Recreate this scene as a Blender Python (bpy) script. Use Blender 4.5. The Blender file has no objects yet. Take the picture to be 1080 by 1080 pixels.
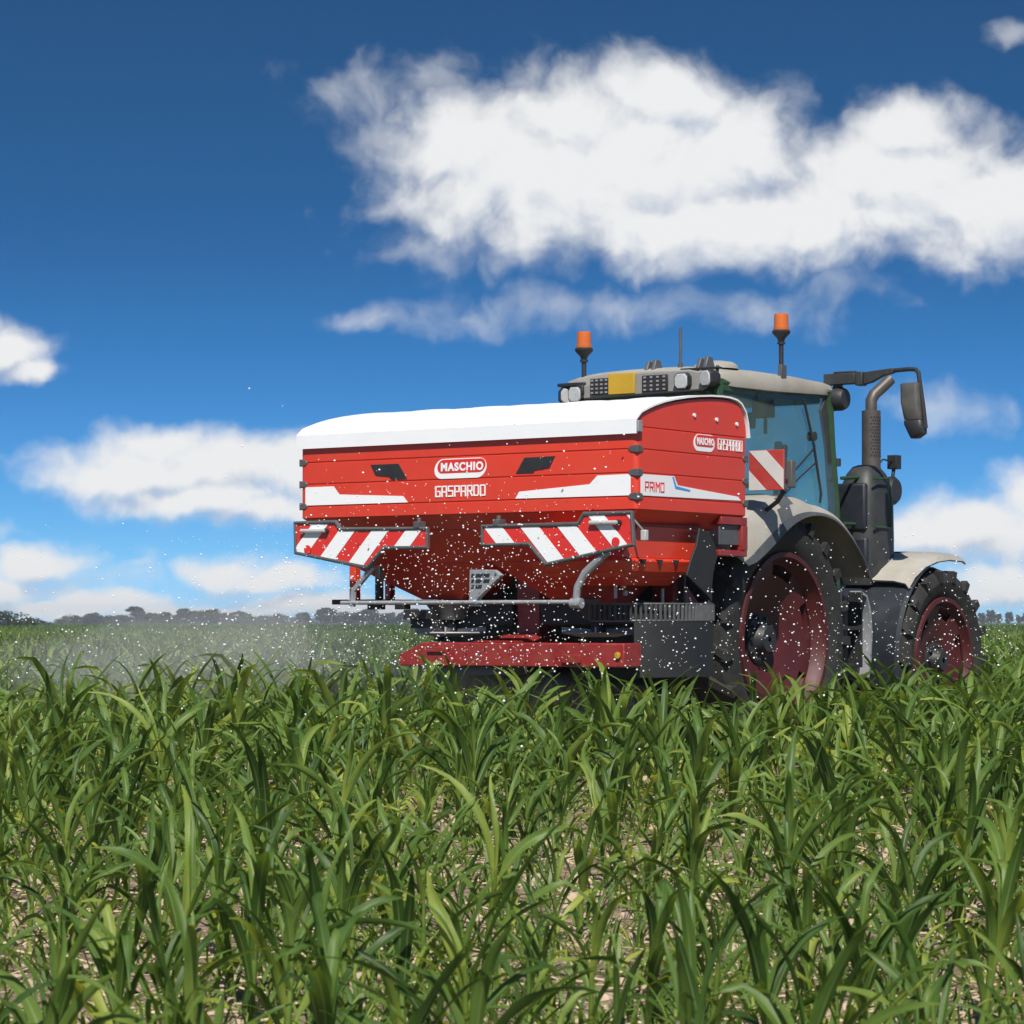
import bpy, math, random
import numpy as np
from mathutils import Vector, Matrix
R = math.radians
random.seed(7)
rng = np.random.default_rng(11)
scene = bpy.context.scene
COL = scene.collection

# ------------------------------------------------------------------ camera, light, sky, exposure
CAM_H = 1.05
cam_d = bpy.data.cameras.new("camera")
cam = bpy.data.objects.new("camera", cam_d)
COL.objects.link(cam)
cam.location = (0, 0, CAM_H)
cam.rotation_euler = (R(90), 0, 0)
cam_d.sensor_width = 36
cam_d.lens = 95.47
cam_d.shift_y = 0.1065
cam_d.clip_start = 0.5
cam_d.clip_end = 6000
cam_d.dof.use_dof = True
cam_d.dof.focus_distance = 17.0
cam_d.dof.aperture_fstop = 13
scene.camera = cam

SUN_EL = 49.0
S_h = Vector((0.03, -1.0)).normalized()
SUN_DIR = Vector((S_h.x * math.cos(R(SUN_EL)), S_h.y * math.cos(R(SUN_EL)), math.sin(R(SUN_EL))))
sl = bpy.data.lights.new("sun", 'SUN')
sl.energy = 4.3
sl.angle = R(0.5)
sl.color = (1.0, 0.955, 0.88)
so = bpy.data.objects.new("sun", sl)
COL.objects.link(so)
so.rotation_euler = SUN_DIR.to_track_quat('Z', 'Y').to_euler()
so.location = (-20, -40, 60)

scene.view_settings.view_transform = 'Standard'
scene.view_settings.look = 'None'
scene.view_settings.exposure = 0.42
scene.view_settings.gamma = 1.0
scene.render.engine = 'CYCLES'
scene.cycles.use_denoising = True
scene.cycles.max_bounces = 7
scene.cycles.diffuse_bounces = 3
scene.cycles.glossy_bounces = 3
scene.cycles.transmission_bounces = 4
scene.cycles.transparent_max_bounces = 10
scene.cycles.volume_bounces = 0

world = bpy.data.worlds.new("World")
scene.world = world
world.use_nodes = True
world.cycles.sampling_method = 'MANUAL'
world.cycles.sample_map_resolution = 256
WT = world.node_tree
WT.nodes.clear()


def wn(tree, typ, **kw):
    n = tree.nodes.new(typ)
    for k, v in kw.items():
        setattr(n, k, v)
    return n


def math_n(tree, op, a, b=None, clamp=False):
    n = tree.nodes.new('ShaderNodeMath')
    n.operation = op
    n.use_clamp = clamp
    for i, s in enumerate((a, b)):
        if s is None:
            continue
        if isinstance(s, (int, float)):
            n.inputs[i].default_value = s
        else:
            tree.links.new(s, n.inputs[i])
    return n.outputs[0]


def smooth_n(tree, v, lo, hi, tlo=0.0, thi=1.0):
    n = tree.nodes.new('ShaderNodeMapRange')
    n.interpolation_type = 'SMOOTHSTEP'
    tree.links.new(v, n.inputs['Value'])
    n.inputs['From Min'].default_value = lo
    n.inputs['From Max'].default_value = hi
    n.inputs['To Min'].default_value = tlo
    n.inputs['To Max'].default_value = thi
    return n.outputs['Result']


# clouds: places in the sky given by their direction (tangent of azimuth, tangent of elevation, in 1/2864)
BILLOWS = [  # cx, cy, rx, ry, in units of 1/2864, y above the horizon
    (120, 480, 235, 118), (20, 455, 190, 90), (200, 420, 330, 62), (165, 552, 115, 56), (60, 535, 100, 50), (-40, 500, 130, 80), (240, 500, 90, 80),
    (415, 460, 165, 96), (520, 440, 170, 88), (420, 520, 80, 46), (620, 440, 160, 90), (330, 430, 130, 60), (720, 420, 160, 60),
    (-385, 165, 135, 36), (-375, 188, 80, 28), (-295, 165, 165, 46), (-420, 150, 110, 32), (-330, 130, 150, 28), (-210, 150, 90, 42), (-260, 116, 90, 20),
    (-545, 290, 85, 34), (-575, 300, 70, 44), (-510, 268, 50, 18),
    (-500, 62, 78, 24), (-570, 36, 140, 22), (-460, 20, 150, 17), (-300, 56, 74, 25), (-245, 46, 84, 22), (-180, 14, 130, 22), (-330, 10, 150, 13),
    (480, 98, 100, 50), (555, 125, 85, 58), (585, 100, 120, 70), (640, 130, 90, 60), (520, 34, 110, 34), (600, 36, 100, 34), (430, 92, 60, 24), (480, 20, 70, 18),
    (0, 40, 80, 20), (120, 60, 120, 30), (750, 300, 120, 40), (-760, 420, 120, 60), (-700, 130, 90, 40), (820, 480, 150, 60),
    (-900, 250, 150, 50), (980, 140, 140, 60)]
WISPS = [(70, 330, 200, 30), (-60, 325, 110, 26), (-140, 322, 50, 14), (250, 330, 170, 34), (345, 350, 60, 40), (528, 618, 40, 20), (460, 230, 110, 36),
         (-150, 555, 100, 50), (-90, 575, 70, 36), (430, 235, 80, 20), (-560, 95, 80, 20), (-395, 60, 40, 14), (-165, 326, 60, 16), (20, 560, 70, 50),
         (-130, 505, 80, 70), (-60, 400, 110, 50), (520, 70, 120, 50), (-450, 50, 160, 40), (-260, 30, 160, 40), (255, 535, 60, 60)]


def cloud_group(name, blobs, warp, amp, wscale):
    g = bpy.data.node_groups.new(name, 'ShaderNodeTree')
    g.interface.new_socket('P', in_out='INPUT', socket_type='NodeSocketVector')
    g.interface.new_socket('D', in_out='OUTPUT', socket_type='NodeSocketFloat')
    gi = g.nodes.new('NodeGroupInput')
    go = g.nodes.new('NodeGroupOutput')
    nz = wn(g, 'ShaderNodeTexNoise')
    nz.inputs['Scale'].default_value = wscale
    nz.inputs['Detail'].default_value = 6
    nz.inputs['Roughness'].default_value = 0.5
    g.links.new(gi.outputs[0], nz.inputs['Vector'])
    sub = wn(g, 'ShaderNodeVectorMath', operation='SUBTRACT')
    g.links.new(nz.outputs['Color'], sub.inputs[0])
    sub.inputs[1].default_value = (.5, .5, .5)
    mul = wn(g, 'ShaderNodeVectorMath', operation='MULTIPLY')
    g.links.new(sub.outputs[0], mul.inputs[0])
    mul.inputs[1].default_value = (warp, warp * .75, 0)
    add = wn(g, 'ShaderNodeVectorMath', operation='ADD')
    g.links.new(gi.outputs[0], add.inputs[0])
    g.links.new(mul.outputs[0], add.inputs[1])
    cur = None
    for cx, cy, rx, ry in blobs:
        s = wn(g, 'ShaderNodeVectorMath', operation='SUBTRACT')
        g.links.new(add.outputs[0], s.inputs[0])
        s.inputs[1].default_value = (cx / 100, cy / 100, 0)
        m = wn(g, 'ShaderNodeVectorMath', operation='MULTIPLY')
        g.links.new(s.outputs[0], m.inputs[0])
        m.inputs[1].default_value = (100 / rx, 100 / ry, 0)
        ln = wn(g, 'ShaderNodeVectorMath', operation='LENGTH')
        g.links.new(m.outputs[0], ln.inputs[0])
        v = math_n(g, 'SUBTRACT', 1.0, ln.outputs['Value'])
        if cur is None:
            cur = v
        else:
            mx = wn(g, 'ShaderNodeMath', operation='SMOOTH_MAX')
            g.links.new(cur, mx.inputs[0])
            g.links.new(v, mx.inputs[1])
            mx.inputs[2].default_value = .25
            cur = mx.outputs[0]
    n2 = wn(g, 'ShaderNodeTexNoise')
    n2.inputs['Scale'].default_value = wscale * 2.2
    n2.inputs['Detail'].default_value = 6
    n2.inputs['Roughness'].default_value = 0.5
    g.links.new(add.outputs[0], n2.inputs['Vector'])
    a = math_n(g, 'MULTIPLY', math_n(g, 'SUBTRACT', n2.outputs['Fac'], .5), amp)
    g.links.new(math_n(g, 'ADD', cur, a), go.inputs[0])
    return g


tc = wn(WT, 'ShaderNodeTexCoord')
sep = wn(WT, 'ShaderNodeSeparateXYZ')
WT.links.new(tc.outputs['Generated'], sep.inputs[0])
# the sky is read higher up than it stands: deep blue close above the horizon, as over a dry summer field
zz = math_n(WT, 'ADD', math_n(WT, 'MULTIPLY', math_n(WT, 'MAXIMUM', sep.outputs['Z'], 0.0), 2.6), 0.10)
cmb = wn(WT, 'ShaderNodeCombineXYZ')
WT.links.new(sep.outputs['X'], cmb.inputs[0])
WT.links.new(sep.outputs['Y'], cmb.inputs[1])
WT.links.new(zz, cmb.inputs[2])
nrm = wn(WT, 'ShaderNodeVectorMath', operation='NORMALIZE')
WT.links.new(cmb.outputs[0], nrm.inputs[0])
sky = wn(WT, 'ShaderNodeTexSky', sky_type='NISHITA')
sky.sun_disc = False
sky.sun_elevation = R(SUN_EL)
sky.sun_rotation = math.atan2(S_h.x, S_h.y)
sky.altitude = 200
sky.air_density = 1.0
sky.dust_density = 0.4
sky.ozone_density = 2.5
WT.links.new(nrm.outputs[0], sky.inputs['Vector'])
hsv = wn(WT, 'ShaderNodeHueSaturation')
hsv.inputs['Hue'].default_value = 0.492
hsv.inputs['Saturation'].default_value = 1.22
hsv.inputs['Value'].default_value = 1.0
WT.links.new(sky.outputs[0], hsv.inputs['Color'])
# deeper blue overhead, brighter and clearer towards the horizon
zr = wn(WT, 'ShaderNodeValToRGB')
el_ = zr.color_ramp.elements
el_[0].position, el_[0].color = 0.0, (1.00, 1.45, 1.75, 1)
el_[1].position, el_[1].color = 1.0, (1.0, 1.0, 1.0, 1)
for p_, c_ in ((.026, (.95, 1.42, 1.62)), (.055, (.72, 1.28, 1.62)), (.096, (.50, 1.05, 1.42)), (.14, (.44, .84, 1.12)), (.225, (.50, .77, .95)), (.5, (.75, .9, 1.0))):
    k_ = el_.new(p_)
    k_.color = (*c_, 1)
WT.links.new(sep.outputs['Z'], zr.inputs[0])
gm = wn(WT, 'ShaderNodeVectorMath', operation='MULTIPLY')
WT.links.new(hsv.outputs[0], gm.inputs[0])
WT.links.new(zr.outputs[0], gm.inputs[1])
ysafe = math_n(WT, 'MAXIMUM', sep.outputs['Y'], 0.02)
K = 28.64
pu = math_n(WT, 'MULTIPLY', math_n(WT, 'DIVIDE', sep.outputs['X'], ysafe), K)
pw = math_n(WT, 'MULTIPLY', math_n(WT, 'DIVIDE', sep.outputs['Z'], ysafe), K)
pc = wn(WT, 'ShaderNodeCombineXYZ')
WT.links.new(pu, pc.inputs[0])
WT.links.new(pw, pc.inputs[1])
gA = cloud_group('billows', BILLOWS, .72, 1.05, .9)
gB = cloud_group('wisps', WISPS, .9, 1.9, 1.0)


def use_group(g, off=None):
    n = WT.nodes.new('ShaderNodeGroup')
    n.node_tree = g
    if off is None:
        WT.links.new(pc.outputs[0], n.inputs[0])
    else:
        a = wn(WT, 'ShaderNodeVectorMath', operation='ADD')
        WT.links.new(pc.outputs[0], a.inputs[0])
        a.inputs[1].default_value = off
        WT.links.new(a.outputs[0], n.inputs[0])
    return n.outputs[0]


dA = use_group(gA)
dA2 = use_group(gA, (-.12, .22, 0))
dB = use_group(gB)
alA = smooth_n(WT, dA, -0.06, 0.68)
alB = smooth_n(WT, dB, 0.05, 1.25, 0, .48)
alpha = math_n(WT, 'MAXIMUM', alA, alB)
lit = smooth_n(WT, math_n(WT, 'SUBTRACT', dA, dA2), -0.55, 0.05)
mixc = wn(WT, 'ShaderNodeMix', data_type='RGBA')
WT.links.new(lit, mixc.inputs['Factor'])
mixc.inputs[6].default_value = (6.6, 7.3, 8.5, 1)
mixc.inputs[7].default_value = (10.2, 10.3, 10.4, 1)
front = math_n(WT, 'GREATER_THAN', sep.outputs['Y'], 0.05)
alpha = math_n(WT, 'MULTIPLY', alpha, front)
mixs = wn(WT, 'ShaderNodeMix', data_type='RGBA')
WT.links.new(alpha, mixs.inputs['Factor'])
WT.links.new(gm.outputs[0], mixs.inputs[6])
WT.links.new(mixc.outputs[2], mixs.inputs[7])
bg = wn(WT, 'ShaderNodeBackground')
bg.inputs['Strength'].default_value = 0.063
WT.links.new(mixs.outputs[2], bg.inputs['Color'])
wo = wn(WT, 'ShaderNodeOutputWorld')
WT.links.new(bg.outputs[0], wo.inputs['Surface'])


# ------------------------------------------------------------------ helpers
def tag(o, label=None, cat=None, group=None, kind=None):
    for k, v in (('label', label), ('category', cat), ('group', group), ('kind', kind)):
        if v:
            o[k] = v
    return o


# The machine stands in its own frame: u forward along its heading, v to its left, z up
ORG = Vector((.802, 17.4, 0))
HEAD = math.atan2(.816, .579)
OFF = {}


def to_world(u, v, z=0):
    return Vector((ORG.x + math.cos(HEAD) * u - math.sin(HEAD) * v, ORG.y + math.sin(HEAD) * u + math.cos(HEAD) * v, z))


def machine(name, u, v, label, cat):
    o = bpy.data.objects.new(name, None)
    COL.objects.link(o)
    o.empty_display_size = .3
    o.location = to_world(u, v)
    o.rotation_euler = (0, 0, HEAD)
    OFF[o] = Vector((u, v, 0))
    return tag(o, label, cat)


def sub(name, parent):
    o = bpy.data.objects.new(name, None)
    COL.objects.link(o)
    o.empty_display_size = .1
    o.parent = parent
    OFF[o] = OFF[parent]
    return o


def perp(d):
    d = d.normalized()
    a = Vector((0, 0, 1)) if abs(d.z) < .9 else Vector((1, 0, 0))
    x = d.cross(a).normalized()
    return x, d.cross(x).normalized()


class MB:
    def __init__(self):
        self.v, self.f = [], []

    def add(self, vs, fs):
        n = len(self.v)
        self.v += [Vector(p) for p in vs]
        self.f += [tuple(n + i for i in f) for f in fs]
        return self

    def box(self, a, b):
        (x0, y0, z0), (x1, y1, z1) = a, b
        vs = [(x, y, z) for z in (z0, z1) for y in (y0, y1) for x in (x0, x1)]
        return self.add(vs, [(0, 2, 3, 1), (4, 5, 7, 6), (0, 1, 5, 4), (2, 6, 7, 3), (0, 4, 6, 2), (1, 3, 7, 5)])

    def hexa(self, lo, hi):   # two quads, lower and upper, same order
        return self.add(list(lo) + list(hi), [(3, 2, 1, 0), (4, 5, 6, 7), (0, 1, 5, 4), (1, 2, 6, 5), (2, 3, 7, 6), (3, 0, 4, 7)])

    def prism(self, poly, axis, a, b):
        """poly: list of 2-D points; axis 'u': points are (v,z); 'v': (u,z); 'z': (u,v)"""
        def mk(p, t):
            return {'u': (t, p[0], p[1]), 'v': (p[0], t, p[1]), 'z': (p[0], p[1], t)}[axis]
        n = len(poly)
        vs = [mk(p, a) for p in poly] + [mk(p, b) for p in poly]
        fs = [tuple(range(n)), tuple(range(2 * n - 1, n - 1, -1))]
        fs += [(i, i + n, (i + 1) % n + n, (i + 1) % n) for i in range(n)]
        return self.add(vs, fs)

    def cyl(self, p0, p1, r0, r1=None, n=20, caps=True):
        p0, p1 = Vector(p0), Vector(p1)
        r1 = r0 if r1 is None else r1
        x, y = perp(p1 - p0)
        vs, fs = [], []
        for p, r in ((p0, r0), (p1, r1)):
            vs += [p + (x * math.cos(t) + y * math.sin(t)) * r for t in [2 * math.pi * i / n for i in range(n)]]
        fs = [(i, (i + 1) % n, (i + 1) % n + n, i + n) for i in range(n)]
        if caps:
            fs += [tuple(range(n - 1, -1, -1)), tuple(range(n, 2 * n))]
        return self.add(vs, fs)

    def tube(self, pts, r, n=10, closed=False):
        pts = [Vector(p) for p in pts]
        m = len(pts)
        vs, fs = [], []
        x = y = None
        for i, p in enumerate(pts):
            if closed:
                d = (pts[(i + 1) % m] - p).normalized() + (p - pts[i - 1]).normalized()
            else:
                d = (pts[min(i + 1, m - 1)] - p).normalized() if i < m - 1 else Vector()
                if i > 0:
                    d = d + (p - pts[i - 1]).normalized()
            d.normalize()
            if x is None:
                x, y = perp(d)
            else:
                x = (x - d * x.dot(d)).normalized()
                y = d.cross(x).normalized()
            rr = r[i] if isinstance(r, (list, tuple)) else r
            vs += [p + (x * math.cos(t) + y * math.sin(t)) * rr for t in [2 * math.pi * k / n for k in range(n)]]
        for i in range(m if closed else m - 1):
            j = (i + 1) % m
            fs += [(i * n + k, i * n + (k + 1) % n, j * n + (k + 1) % n, j * n + k) for k in range(n)]
        if not closed:
            fs += [tuple(range(n - 1, -1, -1)), tuple((m - 1) * n + k for k in range(n))]
        return self.add(vs, fs)

    def lathe(self, prof, c, axis='v', n=64, closed=False, skip=None):
        """prof: (r, t) pairs round an axis through c"""
        c = Vector(c)
        m = len(prof)
        vs, fs = [], []
        for k in range(n):
            a = 2 * math.pi * k / n
            for r, t in prof:
                if axis == 'v':
                    vs.append(c + Vector((r * math.cos(a), t, r * math.sin(a))))
                else:
                    vs.append(c + Vector((r * math.cos(a), r * math.sin(a), t)))
        for k in range(n):
            k2 = (k + 1) % n
            for i in range(m if closed else m - 1):
                if skip and skip(k, i):
                    continue
                j = (i + 1) % m
                fs.append((k * m + i, k2 * m + i, k2 * m + j, k * m + j))
        return self.add(vs, fs)

    def build(self, name, mat, parent=None, bevel=0, smooth=35, solid=0, seg=2):
        me = bpy.data.meshes.new(name)
        off = OFF.get(parent, Vector())
        me.from_pydata([tuple(p - off) for p in self.v], [], self.f)
        me.materials.append(mat)
        import bmesh
        bm = bmesh.new()
        bm.from_mesh(me)
        if solid:
            bmesh.ops.remove_doubles(bm, verts=bm.verts, dist=.0004)
        bmesh.ops.recalc_face_normals(bm, faces=bm.faces)
        bm.to_mesh(me)
        bm.free()
        if smooth:
            for p in me.polygons:
                p.use_smooth = True
            me.set_sharp_from_angle(angle=R(smooth))
        o = bpy.data.objects.new(name, me)
        COL.objects.link(o)
        if parent is not None:
            o.parent = parent
            OFF[o] = off
        if solid:
            s = o.modifiers.new('solid', 'SOLIDIFY')
            s.thickness = solid
            s.offset = 0
            e = o.modifiers.new('split', 'EDGE_SPLIT')
            e.split_angle = R(40)
        if bevel:
            b = o.modifiers.new('bevel', 'BEVEL')
            b.width = bevel
            b.segments = seg
            b.limit_method = 'ANGLE'
            b.angle_limit = R(35)
        return o


def rrect(x0, x1, y0, y1, r, n=6):
    pts = []
    for cx, cy, a0 in ((x1 - r, y1 - r, 0), (x0 + r, y1 - r, 90), (x0 + r, y0 + r, 180), (x1 - r, y0 + r, 270)):
        for i in range(n + 1):
            a = R(a0 + 90 * i / n)
            pts.append((cx + r * math.cos(a), cy + r * math.sin(a)))
    return pts


def clip_half(poly, n, d):      # keep points with p.n >= d
    out = []
    for i, p in enumerate(poly):
        q = poly[(i + 1) % len(poly)]
        a, b = p[0] * n[0] + p[1] * n[1] - d, q[0] * n[0] + q[1] * n[1] - d
        if a >= 0:
            out.append(p)
        if (a >= 0) != (b >= 0):
            t = a / (a - b)
            out.append((p[0] + t * (q[0] - p[0]), p[1] + t * (q[1] - p[1])))
    return out


def inset(poly, d):
    m = len(poly)
    area = sum(poly[i][0] * poly[(i + 1) % m][1] - poly[(i + 1) % m][0] * poly[i][1] for i in range(m))
    s = 1 if area > 0 else -1
    out = []
    for i in range(m):
        p0, p1, p2 = (Vector(poly[k % m]) for k in (i - 1, i, i + 1))
        d1, d2 = (p1 - p0).normalized(), (p2 - p1).normalized()
        n1, n2 = Vector((-d1.y, d1.x)) * s, Vector((-d2.y, d2.x)) * s
        b = (n1 + n2)
        b = b / max(.3, 1 + n1.dot(n2))
        out.append(tuple(p1 + b * d))
    return out


# ------------------------------------------------------------------ materials
def pmat(name, col, rough=.5, metal=0, vary=.12, scale=6, bump=0, bscale=40, coat=0, dust=0, dustcol=(.36, .30, .22), spec=.5):
    m = bpy.data.materials.new(name)
    m.use_nodes = True
    t = m.node_tree
    b = t.nodes['Principled BSDF']
    b.inputs['Metallic'].default_value = metal
    b.inputs['Specular IOR Level'].default_value = spec
    b.inputs['Coat Weight'].default_value = coat
    b.inputs['Coat Roughness'].default_value = .08
    co = t.nodes.new('ShaderNodeTexCoord')
    nz = t.nodes.new('ShaderNodeTexNoise')
    nz.inputs['Scale'].default_value = scale
    nz.inputs['Detail'].default_value = 6
    nz.inputs['Roughness'].default_value = .65
    t.links.new(co.outputs['Object'], nz.inputs['Vector'])
    mr = t.nodes.new('ShaderNodeMapRange')
    t.links.new(nz.outputs['Fac'], mr.inputs['Value'])
    mr.inputs['From Min'].default_value = .3
    mr.inputs['From Max'].default_value = .7
    mr.inputs['To Min'].default_value = 1 - vary
    mr.inputs['To Max'].default_value = 1 + vary
    mx = t.nodes.new('ShaderNodeVectorMath')
    mx.operation = 'SCALE'
    mx.inputs[0].default_value = col
    t.links.new(mr.outputs[0], mx.inputs['Scale'])
    out = mx.outputs[0]
    if dust:
        n2 = t.nodes.new('ShaderNodeTexNoise')
        n2.inputs['Scale'].default_value = scale * 1.7
        n2.inputs['Detail'].default_value = 9
        n2.inputs['Roughness'].default_value = .7
        t.links.new(co.outputs['Object'], n2.inputs['Vector'])
        m2 = t.nodes.new('ShaderNodeMapRange')
        t.links.new(n2.outputs['Fac'], m2.inputs['Value'])
        m2.inputs['From Min'].default_value = .38
        m2.inputs['From Max'].default_value = .72
        m2.inputs['To Max'].default_value = dust
        mm = t.nodes.new('ShaderNodeMix')
        mm.data_type = 'RGBA'
        t.links.new(m2.outputs[0], mm.inputs['Factor'])
        t.links.new(out, mm.inputs[6])
        mm.inputs[7].default_value = (*dustcol, 1)
        out = mm.outputs[2]
    t.links.new(out, b.inputs['Base Color'])
    r2 = t.nodes.new('ShaderNodeMapRange')
    t.links.new(nz.outputs['Fac'], r2.inputs['Value'])
    r2.inputs['To Min'].default_value = max(.02, rough - .12)
    r2.inputs['To Max'].default_value = min(1, rough + .12)
    t.links.new(r2.outputs[0], b.inputs['Roughness'])
    if bump:
        n3 = t.nodes.new('ShaderNodeTexNoise')
        n3.inputs['Scale'].default_value = bscale
        n3.inputs['Detail'].default_value = 4
        t.links.new(co.outputs['Object'], n3.inputs['Vector'])
        bp = t.nodes.new('ShaderNodeBump')
        bp.inputs['Strength'].default_value = bump
        bp.inputs['Distance'].default_value = .01
        t.links.new(n3.outputs['Fac'], bp.inputs['Height'])
        t.links.new(bp.outputs[0], b.inputs['Normal'])
    return m


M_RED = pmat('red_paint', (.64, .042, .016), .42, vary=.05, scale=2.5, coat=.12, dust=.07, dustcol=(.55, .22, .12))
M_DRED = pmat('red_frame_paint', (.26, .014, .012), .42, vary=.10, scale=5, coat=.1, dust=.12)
M_RIM = pmat('shaded_red_rim_paint', (.070, .007, .008), .55, vary=.25, scale=5, dust=.30, dustcol=(.060, .030, .026))  # red darkened all over: the shade on the rims is put into the colour
M_COVER = pmat('white_tarpaulin', (.82, .83, .84), .5, vary=.02, scale=4, bump=.15, bscale=5)
M_WHITE = pmat('white_film', (.82, .82, .82), .35, vary=.02)
M_SIGNRED = pmat('red_film', (.64, .03, .02), .3, vary=.04)
M_SIGNRED_WORN = pmat('worn_red_film', (.42, .035, .03), .5, vary=.12, dust=.2, dustcol=(.30, .22, .17))
M_WHITE_WORN = pmat('worn_white_film', (.58, .57, .55), .5, vary=.06, dust=.2, dustcol=(.40, .36, .30))
M_BLUE = pmat('blue_film', (.05, .30, .72), .35, vary=.02)
M_GREY = pmat('grey_frame', (.075, .08, .085), .45, vary=.15, dust=.1)
M_STEEL = pmat('galvanised_steel', (.46, .47, .49), .4, metal=.45, vary=.15, scale=20)
M_PLATE = pmat('grey_plate', (.30, .31, .33), .5, metal=.2, vary=.12, scale=14)
M_COMB = pmat('dark_steel', (.10, .10, .10), .45, metal=.3, vary=.2, scale=20)
M_BLACK = pmat('black_plastic', (.018, .019, .021), .5, vary=.2, dust=.12, dustcol=(.10, .09, .08))
M_FLAP = pmat('black_rubber_flap', (.016, .016, .017), .6, vary=.15, dust=.12, dustcol=(.06, .057, .054))
M_RUBBER = pmat('tyre_rubber', (.014, .014, .014), .8, vary=.3, scale=8, dust=.5, dustcol=(.050, .045, .036), bump=.3, bscale=60)
M_DUSTY = pmat('dusty_beige_paint', (.35, .33, .29), .6, vary=.16, scale=3, dust=.5, dustcol=(.30, .255, .19))
M_TOWER = pmat('dusty_dark_shroud', (.024, .026, .027), .5, vary=.2, scale=4, dust=.55, dustcol=(.080, .074, .062))
M_EXH = pmat('exhaust_heat_shield', (.085, .075, .068), .5, metal=.3, vary=.2, scale=10, dust=.4, dustcol=(.16, .13, .11))
M_GREEN = pmat('dark_green_paint', (.018, .06, .022), .4, vary=.15, dust=.2, dustcol=(.12, .13, .09))
M_NAVY = pmat('dark_tank_plastic', (.010, .014, .021), .5, vary=.2, dust=.3, dustcol=(.045, .048, .052))
M_SEATS = pmat('dark_upholstery', (.02, .022, .024), .8, vary=.2)
M_ORANGE = pmat('amber_lens', (.56, .13, .02), .25, vary=.06, coat=.4)
M_YELLOW = pmat('yellow_plate', (.50, .30, .02), .4, vary=.1)
M_LENS = pmat('lamp_lens', (.46, .47, .46), .15, vary=.12, scale=30, coat=.5)
M_BGREY = pmat('light_grey_panel', (.25, .245, .23), .5, vary=.12, dust=.3)
M_MIRROR = pmat('mirror_shell', (.07, .068, .06), .4, vary=.25, dust=.4, dustcol=(.17, .155, .13), coat=.2)
M_DISC = pmat('worn_disc_steel', (.34, .34, .34), .55, metal=.1, vary=.15, scale=14)
M_GRAN = pmat('white_granule', (.86, .86, .86), .6, vary=.03)
M_BARK = pmat('bark', (.10, .075, .05), .9, vary=.3)
M_STRAW = pmat('dry_straw', (.52, .42, .27), .8, vary=.3)
M_CLOD = pmat('soil_clod', (.43, .32, .23), .95, vary=.25, scale=12)


def glass_mat(name, tint, refl=.08):
    m = bpy.data.materials.new(name)
    m.use_nodes = True
    t = m.node_tree
    t.nodes.remove(t.nodes['Principled BSDF'])
    tr = t.nodes.new('ShaderNodeBsdfTransparent')
    tr.inputs['Color'].default_value = (*tint, 1)
    gl = t.nodes.new('ShaderNodeBsdfGlossy')
    gl.inputs['Roughness'].default_value = .03
    fr = t.nodes.new('ShaderNodeFresnel')
    fr.inputs['IOR'].default_value = 1.5
    co = t.nodes.new('ShaderNodeTexCoord')
    nz = t.nodes.new('ShaderNodeTexNoise')
    nz.inputs['Scale'].default_value = 3
    nz.inputs['Detail'].default_value = 6
    t.links.new(co.outputs['Object'], nz.inputs['Vector'])
    df = t.nodes.new('ShaderNodeBsdfDiffuse')
    df.inputs['Color'].default_value = (.24, .33, .30, 1)
    mx = t.nodes.new('ShaderNodeMixShader')
    ge = t.nodes.new('ShaderNodeNewGeometry')      # only the outer face mirrors; a flat pane does not reflect from within
    t.links.new(math_n(t, 'MULTIPLY', math_n(t, 'ADD', fr.outputs[0], refl, True), math_n(t, 'SUBTRACT', 1.0, ge.outputs['Backfacing'])), mx.inputs[0])
    t.links.new(tr.outputs[0], mx.inputs[1])
    t.links.new(gl.outputs[0], mx.inputs[2])
    m2 = t.nodes.new('ShaderNodeMixShader')           # a film of dust on the pane
    t.links.new(smooth_n(t, nz.outputs['Fac'], .3, .8, .09, .16), m2.inputs[0])
    t.links.new(mx.outputs[0], m2.inputs[1])
    t.links.new(df.outputs[0], m2.inputs[2])
    t.links.new(m2.outputs[0], t.nodes['Material Output'].inputs['Surface'])
    return m


M_GLASS = glass_mat('tinted_cab_glass', (.80, .89, .85), .03)


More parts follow.
